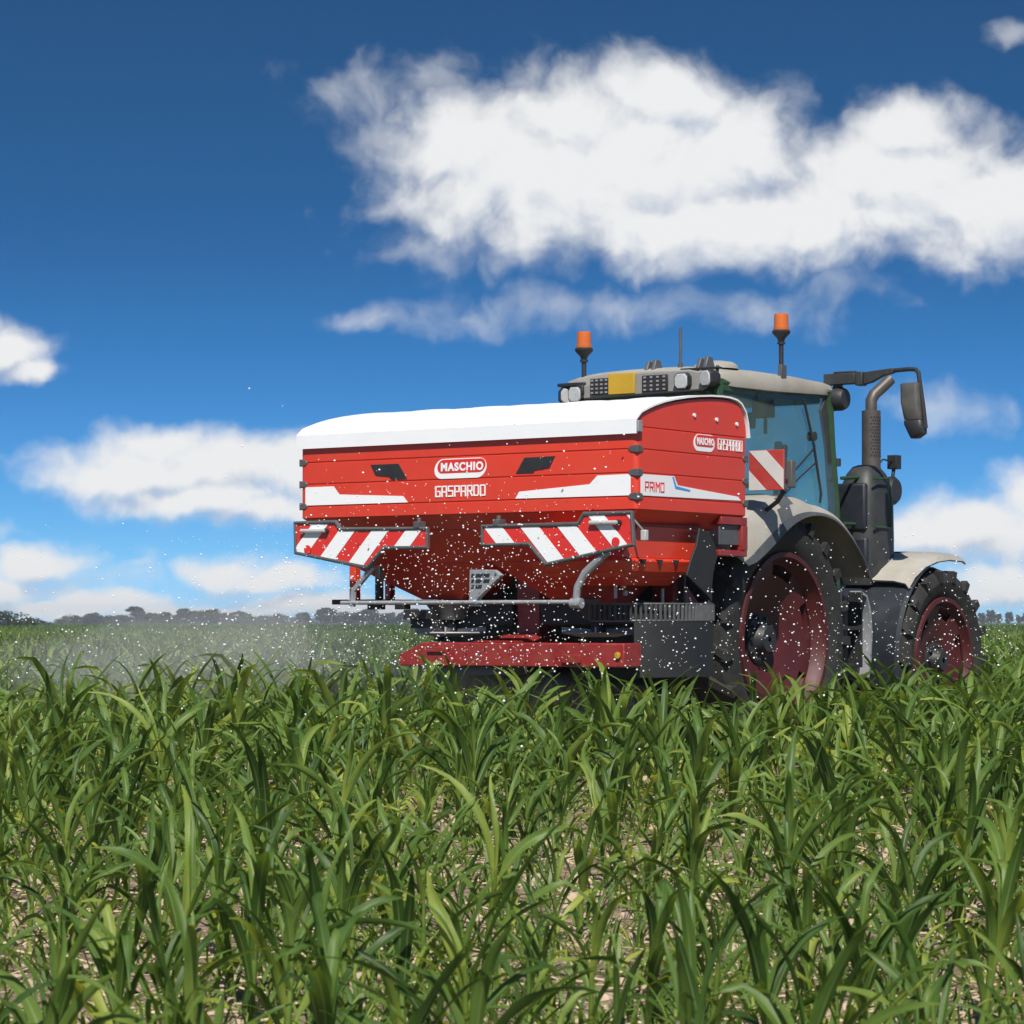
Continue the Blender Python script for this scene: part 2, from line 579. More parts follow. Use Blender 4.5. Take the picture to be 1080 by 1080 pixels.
def leaf_mat(name, cols, trans=.3, rough=.38, spec=.5):
    m = bpy.data.materials.new(name)
    m.use_nodes = True
    t = m.node_tree
    b = t.nodes['Principled BSDF']
    at = t.nodes.new('ShaderNodeAttribute')
    at.attribute_name = 'tint'
    co = t.nodes.new('ShaderNodeTexCoord')
    nz = t.nodes.new('ShaderNodeTexNoise')
    nz.inputs['Scale'].default_value = 9
    nz.inputs['Detail'].default_value = 4
    t.links.new(co.outputs['Object'], nz.inputs['Vector'])
    sepc = t.nodes.new('ShaderNodeSeparateColor')
    t.links.new(at.outputs['Color'], sepc.inputs[0])
    f = math_n(t, 'ADD', sepc.outputs[0], math_n(t, 'MULTIPLY', math_n(t, 'SUBTRACT', nz.outputs['Fac'], .5), .5), True)
    cr = t.nodes.new('ShaderNodeValToRGB')
    e = cr.color_ramp.elements
    e[0].position, e[0].color = 0, (*cols[0], 1)
    e[1].position, e[1].color = 1, (*cols[-1], 1)
    for i, c in enumerate(cols[1:-1]):
        k = e.new((i + 1) / (len(cols) - 1))
        k.color = (*c, 1)
    t.links.new(f, cr.inputs[0])
    mr = t.nodes.new('ShaderNodeMix')                  # paler midrib (green channel of the attribute)
    mr.data_type = 'RGBA'
    ax = math_n(t, 'ABSOLUTE', math_n(t, 'SUBTRACT', sepc.outputs[2], .5))
    rib = smooth_n(t, ax, .035, .075, 1, 0)
    t.links.new(math_n(t, 'MULTIPLY', rib, sepc.outputs[1]), mr.inputs['Factor'])
    vein = math_n(t, 'SINE', math_n(t, 'MULTIPLY', sepc.outputs[2], 95))
    vs = t.nodes.new('ShaderNodeVectorMath')
    vs.operation = 'SCALE'
    t.links.new(cr.outputs[0], vs.inputs[0])
    t.links.new(math_n(t, 'ADD', 1.0, math_n(t, 'MULTIPLY', vein, .10)), vs.inputs['Scale'])
    t.links.new(vs.outputs[0], mr.inputs[6])
    mr.inputs[7].default_value = (.26, .33, .13, 1)
    rv = t.nodes.new('ShaderNodeMapRange')
    t.links.new(nz.outputs['Fac'], rv.inputs['Value'])
    rv.inputs['To Min'].default_value = rough - .10
    rv.inputs['To Max'].default_value = rough + .22
    t.links.new(rv.outputs[0], b.inputs['Roughness'])
    t.links.new(mr.outputs[2], b.inputs['Base Color'])
    b.inputs['Roughness'].default_value = rough
    b.inputs['Specular IOR Level'].default_value = spec
    tl = t.nodes.new('ShaderNodeBsdfTranslucent')
    hs = t.nodes.new('ShaderNodeHueSaturation')
    hs.inputs['Hue'].default_value = .475
    hs.inputs['Saturation'].default_value = 1.15
    hs.inputs['Value'].default_value = 1.9
    t.links.new(mr.outputs[2], hs.inputs['Color'])
    t.links.new(hs.outputs[0], tl.inputs['Color'])
    mx = t.nodes.new('ShaderNodeMixShader')
    mx.inputs[0].default_value = trans
    t.links.new(b.outputs[0], mx.inputs[1])
    t.links.new(tl.outputs[0], mx.inputs[2])
    t.links.new(mx.outputs[0], t.nodes['Material Output'].inputs['Surface'])
    return m


M_MAIZE = leaf_mat('maize_leaf', [(.027, .064, .011), (.064, .128, .020), (.132, .210, .038), (.29, .34, .058)], .36, .44, .38)
M_TREE = leaf_mat('tree_leaf', [(.014, .026, .010), (.026, .045, .016), (.045, .065, .022)], .15, .6, .3)
M_TREE2 = leaf_mat('blue_green_leaf', [(.014, .026, .018), (.022, .040, .026), (.035, .055, .03)], .12, .6, .3)

# ------------------------------------------------------------------ ground
def ground():
    m = bpy.data.materials.new('dry_field_soil')
    m.use_nodes = True
    t = m.node_tree
    b = t.nodes['Principled BSDF']
    b.inputs['Roughness'].default_value = .95
    b.inputs['Specular IOR Level'].default_value = .15
    co = t.nodes.new('ShaderNodeTexCoord')

    def noise(s, d=6, r=.6):
        n = t.nodes.new('ShaderNodeTexNoise')
        n.inputs['Scale'].default_value = s
        n.inputs['Detail'].default_value = d
        n.inputs['Roughness'].default_value = r
        t.links.new(co.outputs['Object'], n.inputs['Vector'])
        return n.outputs['Fac']
    n1, n2, n3 = noise(1.3), noise(14, 8, .7), noise(60, 4)
    vo = t.nodes.new('ShaderNodeTexVoronoi')
    vo.inputs['Scale'].default_value = 22
    t.links.new(co.outputs['Object'], vo.inputs['Vector'])
    f = math_n(t, 'ADD', math_n(t, 'MULTIPLY', n1, .4), math_n(t, 'MULTIPLY', n2, .6))
    cr = t.nodes.new('ShaderNodeValToRGB')
    e = cr.color_ramp.elements
    e[0].position, e[0].color = .32, (.22, .155, .105, 1)
    e[1].position, e[1].color = .68, (.55, .43, .32, 1)
    k = e.new(.5)
    k.color = (.41, .30, .215, 1)
    t.links.new(f, cr.inputs[0])
    # far away the ground is closed crop
    sp = t.nodes.new('ShaderNodeSeparateXYZ')
    t.links.new(co.outputs['Object'], sp.inputs[0])
    far = smooth_n(t, sp.outputs['Y'], 60, 220)
    n4 = noise(.12, 8, .7)
    gr = t.nodes.new('ShaderNodeValToRGB')
    g = gr.color_ramp.elements
    g[0].position, g[0].color = .35, (.05, .085, .025, 1)
    g[1].position, g[1].color = .65, (.09, .13, .04, 1)
    t.links.new(n4, gr.inputs[0])
    mx = t.nodes.new('ShaderNodeMix')
    mx.data_type = 'RGBA'
    t.links.new(far, mx.inputs['Factor'])
    t.links.new(cr.outputs[0], mx.inputs[6])
    t.links.new(gr.outputs[0], mx.inputs[7])
    t.links.new(mx.outputs[2], b.inputs['Base Color'])
    h = math_n(t, 'ADD', math_n(t, 'MULTIPLY', n2, 1.0), math_n(t, 'ADD', math_n(t, 'MULTIPLY', n3, .3), math_n(t, 'MULTIPLY', vo.outputs['Distance'], .6)))
    bp = t.nodes.new('ShaderNodeBump')
    bp.inputs['Strength'].default_value = 1
    bp.inputs['Distance'].default_value = .06
    t.links.new(h, bp.inputs['Height'])
    t.links.new(bp.outputs[0], b.inputs['Normal'])
    # one sheet, finer and lumpy near the camera
    xs = np.concatenate([[-1500, -300, -60, -20], np.linspace(-8, 8, 161), [20, 60, 300, 1500]])
    ys = np.concatenate([[-150, -20, 0], np.linspace(3, 23, 201), [40, 100, 300, 900, 2000]])
    vs, fs = [], []
    for y in ys:
        for x in xs:
            z = 0
            if -8 < x < 8 and 3 < y < 23:
                z = .012 * math.sin(x * 7.1 + 3 * math.sin(y * 2.3)) * math.sin(y * 6.3 + 2 * math.sin(x * 3.1)) + rng.normal() * .010
            vs.append((x, y, z))
    w = len(xs)
    for j in range(len(ys) - 1):
        for i in range(w - 1):
            fs.append((j * w + i, j * w + i + 1, (j + 1) * w + i + 1, (j + 1) * w + i))
    me = bpy.data.meshes.new('ground')
    me.from_pydata(vs, [], fs)
    me.materials.append(m)
    for p in me.polygons:
        p.use_smooth = True
    o = bpy.data.objects.new('ground', me)
    COL.objects.link(o)
    tag(o, 'pale dry crumbly soil of the maize field', kind='structure')


ground()

# air: one even box of thin haze round the whole scene
hz = MB().box((-1600, -200, -1), (1600, 2100, 11))
M_HAZE = bpy.data.materials.new('haze_air')
M_HAZE.use_nodes = True
ht = M_HAZE.node_tree
ht.nodes.remove(ht.nodes['Principled BSDF'])
pv = ht.nodes.new('ShaderNodeVolumePrincipled')
pv.inputs['Color'].default_value = (.86, .91, .97, 1)
pv.inputs['Density'].default_value = .00031
pv.inputs['Anisotropy'].default_value = .0
ht.links.new(pv.outputs[0], ht.nodes['Material Output'].inputs['Volume'])
tag(hz.build('haze', M_HAZE, None, smooth=0), 'thin pale haze over the field', kind='stuff')


# ------------------------------------------------------------------ maize plants
def np_mesh(name, V, Q, tint, mat):
    me = bpy.data.meshes.new(name)
    me.vertices.add(len(V))
    me.vertices.foreach_set('co', np.asarray(V, np.float32).ravel())
    me.loops.add(Q.size)
    me.loops.foreach_set('vertex_index', np.asarray(Q, np.int32).ravel())
    me.polygons.add(len(Q))
    me.polygons.foreach_set('loop_start', np.arange(0, Q.size, 4, dtype=np.int32))
    me.update(calc_edges=True)
    me.validate()
    me.polygons.foreach_set('use_smooth', np.ones(len(me.polygons), dtype=bool))
    at = me.attributes.new('tint', 'FLOAT_COLOR', 'POINT')
    c = np.ones((len(V), 4), np.float32)
    c[:, 0] = tint[:, 0]
    c[:, 1] = tint[:, 1]
    c[:, 2] = tint[:, 2] if tint.shape[1] > 2 else 0
    at.data.foreach_set('color', c.ravel())
    me.materials.append(mat)
    return me


def leaf_arrays(r, base, az, L, W, th0, th1, seg, across, tint, twist, curl):
    """one arching strap leaf: base point, azimuth, length, width, start and end elevation"""
    ts = np.linspace(0, 1, seg + 1)
    dt = L / seg
    p = np.array(base, float)
    V, T = [], []
    a = az
    half = across // 2
    ph = r.uniform(0, 6)
    dth, kt = 0.0, r.uniform(.4, .85)
    bend = r.uniform(.3, .9) if r.random() < .35 else 0.0
    kink = r.normal() * .12
    for i, t in enumerate(ts):
        th = th0 + (th1 - th0) * t ** 1.5 + dth
        d = np.array([math.cos(th) * math.cos(a), math.cos(th) * math.sin(a), math.sin(th)])
        side = np.array([-math.sin(a), math.cos(a), 0])
        up = np.cross(d, side)
        tw = twist * t
        s2 = side * math.cos(tw) + up * math.sin(tw)
        u2 = np.cross(d, s2)
        w = W * (.42 + .58 * min(1, t / .3)) * (max(0, 1 - max(0, (t - .35) / .65) ** 2) ** .75)
        w = max(w, .002)
        for k in range(across + 1):
            x = (k - half) / half if across > 1 else (k - .5) * 2
            ruff = .10 * W * math.sin(t * 17 + ph + (2 if x > 0 else 0)) * abs(x) ** 2 * (across > 2)
            V.append(p + s2 * (x * w * .5) - u2 * (-(abs(x) * w * .5) * (.62 - .42 * t) + ruff))
            T.append((min(1, max(0, tint + .22 * max(0, .3 - t) / .3 + .18 * max(0, t - .86) / .14)), .75 * (1 - t), (x + 1) / 2))
        p = p + d * dt
        a += curl / seg + kink * (abs(t - kt) < .09)
        if abs(t - kt) < .06:
            dth -= bend
    n = across + 1
    Q = [(i * n + k, i * n + k + 1, (i + 1) * n + k + 1, (i + 1) * n + k) for i in range(seg) for k in range(across)]
    return np.array(V), np.array(Q), np.array(T)


def maize_arrays(r, seg, across, nleaf=8, wide=1.0):
    Vs, Qs, Ts, n = [], [], [], 0
    a0 = r.uniform(0, 6.28)
    H = r.uniform(.22, .34)
    ptint = r.uniform(.22, .55)
    for i in range(nleaf):
        k = i / (nleaf - 1)
        az = a0 + math.pi * i + r.normal() * .45
        z = .03 + H * k
        L = r.uniform(.25, .43) * (.62 + .75 * math.sin(math.pi * min(1, .18 + .72 * k)))
        W = r.uniform(.022, .038) * wide * (.7 + .4 * math.sin(math.pi * (.2 + .7 * k)))
        th0 = R(r.uniform(52, 70) + 20 * k)
        th1 = R(r.uniform(-60, -5) + 72 * k * r.uniform(.5, 1.2))
        V, Q, T = leaf_arrays(r, (r.normal() * .004, r.normal() * .004, z), az, L, W, th0, th1, seg, across,
                              ptint + r.normal() * .19 + .08 * k + (.5 if k < .3 and r.random() < .25 else 0), r.normal() * .8, r.normal() * .5)
        Vs.append(V)
        Qs.append(Q + n)
        Ts.append(T)
        n += len(V)
    return np.concatenate(Vs), np.concatenate(Qs), np.concatenate(Ts), H


def stem_arrays(H, n=8):
    V, Q, T = [], [], []
    zs = [-.04, .02, .1, H * .6, H + .04]
    rs = [.013, .0125, .0115, .010, .005]
    for z, r_ in zip(zs, rs):
        for k in range(n):
            a = 2 * math.pi * k / n
            V.append((r_ * math.cos(a), r_ * math.sin(a), z))
            T.append((.72, 0, 0))
    for i in range(len(zs) - 1):
        for k in range(n):
            Q.append((i * n + k, i * n + (k + 1) % n, (i + 1) * n + (k + 1) % n, (i + 1) * n + k))
    return np.array(V), np.array(Q), np.array(T)


def wedge_points(y0, y1, row, step, tan_w, margin):
    """rows that run along the tractor's heading, jittered, inside the field of view"""
    pts = []
    ch, sh = math.cos(HEAD), math.sin(HEAD)
    hw = tan_w * y1 + margin
    a0, a1 = -hw * ch + y0 * sh - 5, hw * ch + y1 * sh + 5
    b0, b1 = -hw * sh + y0 * ch - 5 - hw, hw * sh + y1 * ch + 5
    A = np.arange(min(a0, -hw), a1, step)
    B = np.arange(b0, b1, row)
    aa, bb = np.meshgrid(A, B)
    aa = aa.ravel() + rng.uniform(-.45, .45, aa.size) * step
    bb = bb.ravel() + rng.normal(0, .055, bb.size)
    x = aa * ch - bb * sh
    y = aa * sh + bb * ch
    ok = (y > y0) & (y <= y1) & (np.abs(x) < tan_w * y + margin)
    x, y = x[ok], y[ok]
    # the wheels' tracks and the machine's belly
    dx, dy = x - ORG.x, y - ORG.y
    u = dx * ch + dy * sh
    v = -dx * sh + dy * ch
    track = (u > -.2) & (u < 6) & (((v > .02) & (v < .82)) | ((v > 2.0) & (v < 2.75)) | ((u > 1.2) & (v > .3) & (v < 2.5)))
    gap = np.sin(x * 1.9 + 1.3 * np.sin(y * 1.1)) * np.sin(y * 1.7 + x * .6) > .45
    keep = ~track & ~(gap & (y < 14))
    return x[keep], y[keep]


T_W = .205
nx, ny = wedge_points(4.9, 30, .50, .25, T_W, .35)
order = np.argsort(ny)
nx, ny = nx[order], ny[order]
N_NEAR = 300
MG = 'young maize plants of the foreground rows'
ML = 'young green maize plant with arching strap leaves in the foreground rows'
protos = []
for i in range(26):
    r = np.random.default_rng(100 + i)
    V, Q, T, H = maize_arrays(r, 11, 4, nleaf=int(r.integers(8, 11)))
    fm = np_mesh('foliage', V, Q, T, M_MAIZE)
    V, Q, T = stem_arrays(H)
    sm = np_mesh('stem', V, Q, T, M_MAIZE)
    protos.append((fm, sm))
maize_first = {}


def place_maize(i, x, y):
    k = int(rng.integers(0, len(protos)))
    if k not in maize_first:
        e = bpy.data.objects.new('maize_plant', None)
        fo = bpy.data.objects.new('foliage', protos[k][0])
        st = bpy.data.objects.new('stem', protos[k][1])
        maize_first[k] = (e, fo, st)
    else:
        e, fo, st = (o.copy() for o in maize_first[k])
    for o in (e, fo, st):
        COL.objects.link(o)
    fo.parent = e
    st.parent = e
    s = rng.uniform(.72, 1.24) * (.76 + .34 * min(1, max(0, (y - 6.5) / 10)))
    e.location = (x, y, 0)
    e.rotation_euler = (rng.normal() * .12, rng.normal() * .12, rng.uniform(0, 6.28))
    e.scale = (s * rng.uniform(.92, 1.1), s * rng.uniform(.92, 1.1), s)
    e.empty_display_size = .1
    tag(e, ML, 'maize plant', MG)


for i in range(N_NEAR):
    place_maize(i, nx[i], ny[i])
Y_NEAR = ny[N_NEAR - 1]


def tile(protos_lo, xs, ys, smin, smax):
    Vs, Qs, Ts, n = [], [], [], 0
    kinds = rng.integers(0, len(protos_lo), len(xs))
    for k, (V, Q, T, H) in enumerate(protos_lo):
        sel = kinds == k
        m = int(sel.sum())
        if not m:
            continue
        a = rng.uniform(0, 6.28, m)
        s = rng.uniform(smin, smax, m)
        c, sn = np.cos(a) * s, np.sin(a) * s
        P = np.empty((m, len(V), 3))
        P[:, :, 0] = V[None, :, 0] * c[:, None] - V[None, :, 1] * sn[:, None] + xs[sel][:, None]
        P[:, :, 1] = V[None, :, 0] * sn[:, None] + V[None, :, 1] * c[:, None] + ys[sel][:, None]
        P[:, :, 2] = V[None, :, 2] * s[:, None]
        q = Q[None] + (np.arange(m) * len(V))[:, None, None] + n
        t = np.repeat(T[None], m, 0).copy()
        t[:, :, 0] += rng.normal(0, .09, m)[:, None]
        Vs.append(P.reshape(-1, 3))
        Qs.append(q.reshape(-1, 4))
        Ts.append(t.reshape(-1, 3))
        n += m * len(V)
    return np.concatenate(Vs), np.concatenate(Qs), np.concatenate(Ts), n


# the rows run on to both sides of the view
sx, sy = wedge_points(4.4, 30, .50, .25, T_W, 3.2)
out_ = (np.abs(sx) > T_W * sy + .35)
sx, sy = sx[out_], sy[out_]
parts = []
far_sets = [([maize_arrays(np.random.default_rng(600 + i), 7, 2, 8) for i in range(8)], (sx, sy), .75, 1.15),
            ([maize_arrays(np.random.default_rng(200 + i), 7, 2, 8) for i in range(10)], (nx[N_NEAR:], ny[N_NEAR:]), .88, 1.42),
            ([maize_arrays(np.random.default_rng(300 + i), 5, 2, 8) for i in range(8)], wedge_points(30, 62, .48, .25, T_W, 3.0), .9, 1.25),
            ([maize_arrays(np.random.default_rng(400 + i), 3, 1, 7, 1.15) for i in range(8)], wedge_points(62, 140, .6, .36, T_W, 4.0), .9, 1.15),
            ([maize_arrays(np.random.default_rng(500 + i), 3, 1, 5, 1.8) for i in range(6)], wedge_points(140, 420, 1.4, 1.1, T_W, 2.0), .95, 1.15)]
base_n = 0
for pl, (xs, ys), s0, s1 in far_sets:
    V, Q, T, n = tile(pl, xs, ys, s0, s1)
    parts.append((V, Q + base_n, T))
    base_n += n
me = np_mesh('maize_crop', np.concatenate([p[0] for p in parts]), np.concatenate([p[1] for p in parts]), np.concatenate([p[2] for p in parts]), M_MAIZE)
o = bpy.data.objects.new('maize_crop', me)
COL.objects.link(o)
tag(o, 'green maize crop that runs on to the horizon', 'maize crop', kind='stuff')


# crumbs of soil and dry stalks lying between the plants
def debris():
    V, Q = [], []
    for i in range(9000):
        y = 5 + 17 * rng.random() ** 1.4
        x = rng.uniform(-1, 1) * (T_W * y + .8)
        s = abs(rng.normal()) * .012 + .004
        c = np.array([x, y, s * .3])
        n = len(V)
        j = rng.uniform(.6, 1.3, 8)
        a = rng.uniform(0, 6.28)
        for k, (dx, dy, dz) in enumerate([(-1, -1, -1), (1, -1, -1), (1, 1, -1), (-1, 1, -1), (-.7, -.7, 1), (.7, -.7, 1), (.7, .7, 1), (-.7, .7, 1)]):
            dx, dy = dx * math.cos(a) - dy * math.sin(a), dx * math.sin(a) + dy * math.cos(a)
            V.append(c + np.array([dx, dy, dz * .7]) * s * j[k])
        Q += [[n + q for q in f] for f in ((0, 1, 5, 4), (1, 2, 6, 5), (2, 3, 7, 6), (3, 0, 4, 7), (4, 5, 6, 7))]
    V = np.array(V)
    me = np_mesh('soil_crumbs', V, np.array(Q), np.zeros((len(V), 2)), M_CLOD)
    o = bpy.data.objects.new('soil_crumbs', me)
    COL.objects.link(o)
    tag(o, 'loose crumbs of dry soil between the maize rows', 'soil', kind='stuff')
    V, Q = [], []
    for i in range(5200):
        y = 5 + 17 * rng.random() ** 1.4
        x = rng.uniform(-1, 1) * (T_W * y + .8)
        L, w = rng.uniform(.03, .16), rng.uniform(.0015, .005)
        a = rng.uniform(0, 6.28)
        d = np.array([math.cos(a), math.sin(a), rng.normal() * .15])
        sd = np.array([-math.sin(a), math.cos(a), 0]) * w
        upv = np.array([0, 0, w])
        p = np.array([x, y, .012 + rng.random() * .02])
        n = len(V)
        for e in (p - d * L / 2, p + d * L / 2):
            V += [e - sd, e - upv, e + sd, e + upv]
        Q += [[n + k, n + (k + 1) % 4, n + 4 + (k + 1) % 4, n + 4 + k] for k in range(4)]
    V = np.array(V)
    me = np_mesh('dry_straw', V, np.array(Q), np.zeros((len(V), 2)), M_STRAW)
    o = bpy.data.objects.new('dry_straw', me)
    COL.objects.link(o)
    tag(o, 'dry straw litter scattered on the soil', 'straw', kind='stuff')


debris()


def seedlings():
    n = 0
    Vs, Qs, Ts = [], [], []
    r = np.random.default_rng(77)
    for i in range(2600):
        y = 5.5 + 13 * r.random() ** 1.3
        x = r.uniform(-1, 1) * (T_W * y + .3)
        pt = r.uniform(.2, .8)
        for k in range(int(r.integers(3, 7))):
            V, Q, T = leaf_arrays(r, (x + r.normal() * .02, y + r.normal() * .02, 0), r.uniform(0, 6.28), r.uniform(.07, .22), r.uniform(.006, .016), R(r.uniform(40, 85)), R(r.uniform(-40, 50)), 4, 1, pt + r.normal() * .1, r.normal() * .5, r.normal() * .5)
            Vs.append(V)
            Qs.append(Q + n)
            Ts.append(T)
            n += len(V)
    o = bpy.data.objects.new('weeds', np_mesh('weeds', np.concatenate(Vs), np.concatenate(Qs), np.concatenate(Ts), M_MAIZE))
    COL.objects.link(o)
    tag(o, 'thin green weeds low on the soil between the maize plants', 'weeds', kind='stuff')


seedlings()

# ------------------------------------------------------------------ trees on the horizon
def tree_meshes(seed, w, h, lo, mat, dens=1600):
    r = np.random.default_rng(seed)
    V, Q, T = [], [], []
    lobes = []
    for i in range(20):
        a = r.uniform(0, 6.28)
        k = (i + r.random()) / 20
        zc = h * (lo + (1 - lo) * (.06 + .80 * k))
        rad = w * .5 * math.sqrt(max(.08, 1 - ((k - .35) / .75) ** 2)) * r.uniform(.3, .9)
        lobes.append((rad * math.cos(a), rad * math.sin(a), zc, w * r.uniform(.12, .26), r.uniform(.2, .8)))
    for i in range(dens):
        lx, ly, lz, lr, lt = lobes[int(r.integers(0, len(lobes)))]
        d = r.normal(size=3)
        d /= np.linalg.norm(d)
        c = np.array([lx, ly, lz]) + d * lr * r.uniform(.5, 1.1) * np.array([1, 1, .75])
        s = r.uniform(.16, .42) * h * .19
        n = d + r.normal(size=3) * .5
        n /= np.linalg.norm(n)
        x = np.cross(n, [0, 0, 1.0])
        x /= np.linalg.norm(x) + 1e-6
        y = np.cross(n, x)
        k = len(V)
        V += [c - x * s, c - y * s * .7, c + x * s, c + y * s * .7]
        Q.append((k, k + 1, k + 2, k + 3))
        T += [(lt + r.normal() * .15, 0)] * 4
    crown = np_mesh('crown', np.array(V), np.array(Q), np.array(T), mat)
    mb = MB()
    top = h * (lo + (1 - lo) * .6)
    mb.tube([(0, 0, -.2), (.03 * w, 0, h * lo * .6), (0, .02 * w, top)], [h * .035, h * .026, h * .012], 8)
    for lx, ly, lz, lr, _ in lobes[:7]:
        mb.tube([(.02 * w, 0, h * lo * .75), (lx * .55, ly * .55, lz * .85), (lx, ly, lz)], [h * .015, h * .010, h * .005], 6)
    me = bpy.data.meshes.new('trunk')
    me.from_pydata([tuple(p) for p in mb.v], [], mb.f)
    me.materials.append(M_BARK)
    return crown, me


TK = {'round': [tree_meshes(1, 6.5, 6.2, .06, M_TREE), tree_meshes(2, 7.5, 5.6, .04, M_TREE), tree_meshes(3, 5.2, 6.6, .08, M_TREE)],
      'bush': [tree_meshes(4, 7.5, 4.2, .02, M_TREE), tree_meshes(5, 9.0, 4.6, .04, M_TREE)],
      'gum': [tree_meshes(6, 6.5, 7.2, .15, M_TREE2, 1300), tree_meshes(7, 5.0, 7.6, .18, M_TREE2, 1200)],
      'poplar': [tree_meshes(8, 3.4, 6.4, .1, M_TREE2), tree_meshes(9, 4.2, 6.0, .12, M_TREE2)]}
TL = {'round': ('tree', 'dark round-crowned tree in the hazy treeline on the left horizon'),
      'bush': ('tree', 'low broad bushy tree in the hazy treeline on the left horizon'),
      'gum': ('tree', 'tall tree with open crown on bare trunk in the left treeline'),
      'poplar': ('tree', 'small compact dark tree standing apart on the right horizon beyond the tractor')}


def tree(kind, px, py_top, dist, s=None, label=None):
    k = int(rng.integers(0, len(TK[kind])))
    crown, trunk = TK[kind][k]
    zt = CAM_H + (655 - py_top) * dist / 2864
    h0 = max(v.co.z for v in crown.vertices)
    sc = zt / h0
    e = bpy.data.objects.new({'bush': 'bushy_tree', 'round': 'round_tree', 'gum': 'gum_tree', 'poplar': 'field_tree'}[kind], None)
    COL.objects.link(e)
    e.location = ((px - 540) * dist / 2864, dist, 0)
    wx = sc * (s or 1) * rng.uniform(.9, 1.15)
    e.scale = (wx, wx, sc)
    e.rotation_euler = (0, 0, rng.uniform(0, 6.28))
    for nme, me in (('crown', crown), ('trunk', trunk)):
        c = bpy.data.objects.new(nme, me)
        COL.objects.link(c)
        c.parent = e
    tag(e, label or TL[kind][1], 'tree', 'far trees on the right horizon' if kind == 'poplar' else 'far trees on the left horizon')


for px, top, kd in [(62, 650, 'bush'), (80, 649, 'round'), (97, 646, 'round'), (112, 648, 'bush'), (128, 647, 'bush'), (146, 640, 'gum'), (160, 646, 'round'),
                    (176, 644, 'round'), (192, 640, 'round'), (206, 643, 'round'), (220, 642, 'round'), (236, 644, 'bush'), (251, 644, 'round'),
                    (265, 647, 'bush'), (280, 648, 'bush'), (295, 647, 'gum'), (318, 645, 'gum'), (343, 641, 'gum'), (362, 645, 'round'), (375, 645, 'gum'), (390, 642, 'gum'),
                    (408, 645, 'round'), (424, 646, 'gum'), (440, 643, 'gum'), (456, 648, 'bush')]:
    tree(kd, px + rng.normal() * 1.5, top + rng.normal(), rng.uniform(820, 940), 1.7)
for px, top in [(1035, 646), (1046, 643), (1053, 647), (1064, 645), (1074, 648), (1082, 646), (1095, 645)]:
    tree('poplar', px, top, rng.uniform(800, 900))
for px in range(70, 470, 15):
    tree('bush', px + rng.normal() * 4, 648.5 + rng.normal() * 1.0, rng.uniform(960, 1080), 1.5, 'low grey-green bushy tree far behind the dark treeline')
for px, top, lb in [(4, 643, 'tallest dark bushy tree at the left edge of the field'), (22, 647, 'middle dark bushy tree in the clump at the left edge'), (38, 651, 'lowest dark bush beside the clump at the left edge')]:
    tree('bush', px, top, 300 + px, 1.7, lb)

# ------------------------------------------------------------------ fertiliser spreader
sp = machine('fertiliser_spreader', .7, 1.4, 'red fertiliser spreader with white domed cover mounted behind the tractor', 'fertiliser spreader')
UW, VW = 1.387, 2.8
DOME = [(0, 2.30), (.0, 2.335), (.05, 2.375), (.12, 2.405), (.2, 2.43), (.32, 2.46), (.45, 2.485), (.6, 2.507), (.75, 2.524), (.9, 2.536), (1.05, 2.542), (1.15, 2.541),
        (1.24, 2.53), (1.30, 2.508), (1.345, 2.455), (1.375, 2.38), (1.387, 2.30)]
h = MB()
for z0, z1 in ((1.767, 1.8485), (1.8535, 2.0015), (2.0065, 2.1535), (2.1585, 2.2955)):
    h.prism(rrect(0, UW, 0, VW, .035), 'z', z0, z1)
h.prism(rrect(.008, UW - .008, .008, VW - .008, .03), 'z', 1.80, 2.299)
h.prism([p for p in DOME], 'v', .004, VW - .004)
# lip and body that narrow downwards, then the two funnels
def ring(u0, u1, v0, v1, z):
    return [(u0, v0, z), (u1, v0, z), (u1, v1, z), (u0, v1, z)]
h.hexa(ring(.13, UW - .13, .13, VW - .13, 1.672), ring(.01, UW - .01, .01, VW - .01, 1.7665))
h.hexa(ring(.31, UW - .28, .40, VW - .17, 1.45), ring(.14, UW - .14, .20, VW - .14, 1.671))
for va, vb, vc, vd in ((.41, 1.39, .60, 1.0), (1.41, VW - .18, 1.75, 2.08)):
    h.hexa(ring(.46, .92, vc, vd, 1.20), ring(.32, UW - .29, va, vb, 1.449))
hop = h.build('hopper', M_RED, sp, bevel=.004, seg=1)
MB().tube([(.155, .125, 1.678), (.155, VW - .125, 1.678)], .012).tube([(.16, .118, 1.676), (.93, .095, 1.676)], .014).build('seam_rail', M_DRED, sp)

# white cover: arched tarpaulin with an upright hem
outer = [(-.022, 2.252), (-.024, 2.345)] + [(u - (.012 if u < .1 else 0) + (.012 if u > 1.3 else 0), z + .018) for u, z in DOME[2:-1]] + [(1.405, 2.30)]
cv = MB()
NV = 60
for j in range(NV + 1):
    v = -.012 + (VW + .024) * j / NV
    sag = .006 * math.sin(j * .9) * math.sin(j * .23)
    for i, (u, z) in enumerate(outer):
        cv.v.append(Vector((u, v, z + (sag if 2 < i < len(outer) - 2 else 0))))
m_ = len(outer)
for j in range(NV):
    for i in range(m_ - 1):
        cv.f.append((j * m_ + i, (j + 1) * m_ + i, (j + 1) * m_ + i + 1, j * m_ + i + 1))
cov = cv.build('cover', M_COVER, sp, solid=.012, smooth=40)
MB().box((-.03, -.03, 2.262), (.02, -.014, 2.335)).build('cover_clip', M_PLATE, sp, bevel=.003)
for u, z in ((.70, 2.412), (.985, 2.40), (1.25, 2.385)):
    MB().cyl((u, .006, z), (u, -.006, z), .013, n=14).build('cover_bolt', M_WHITE, sp)

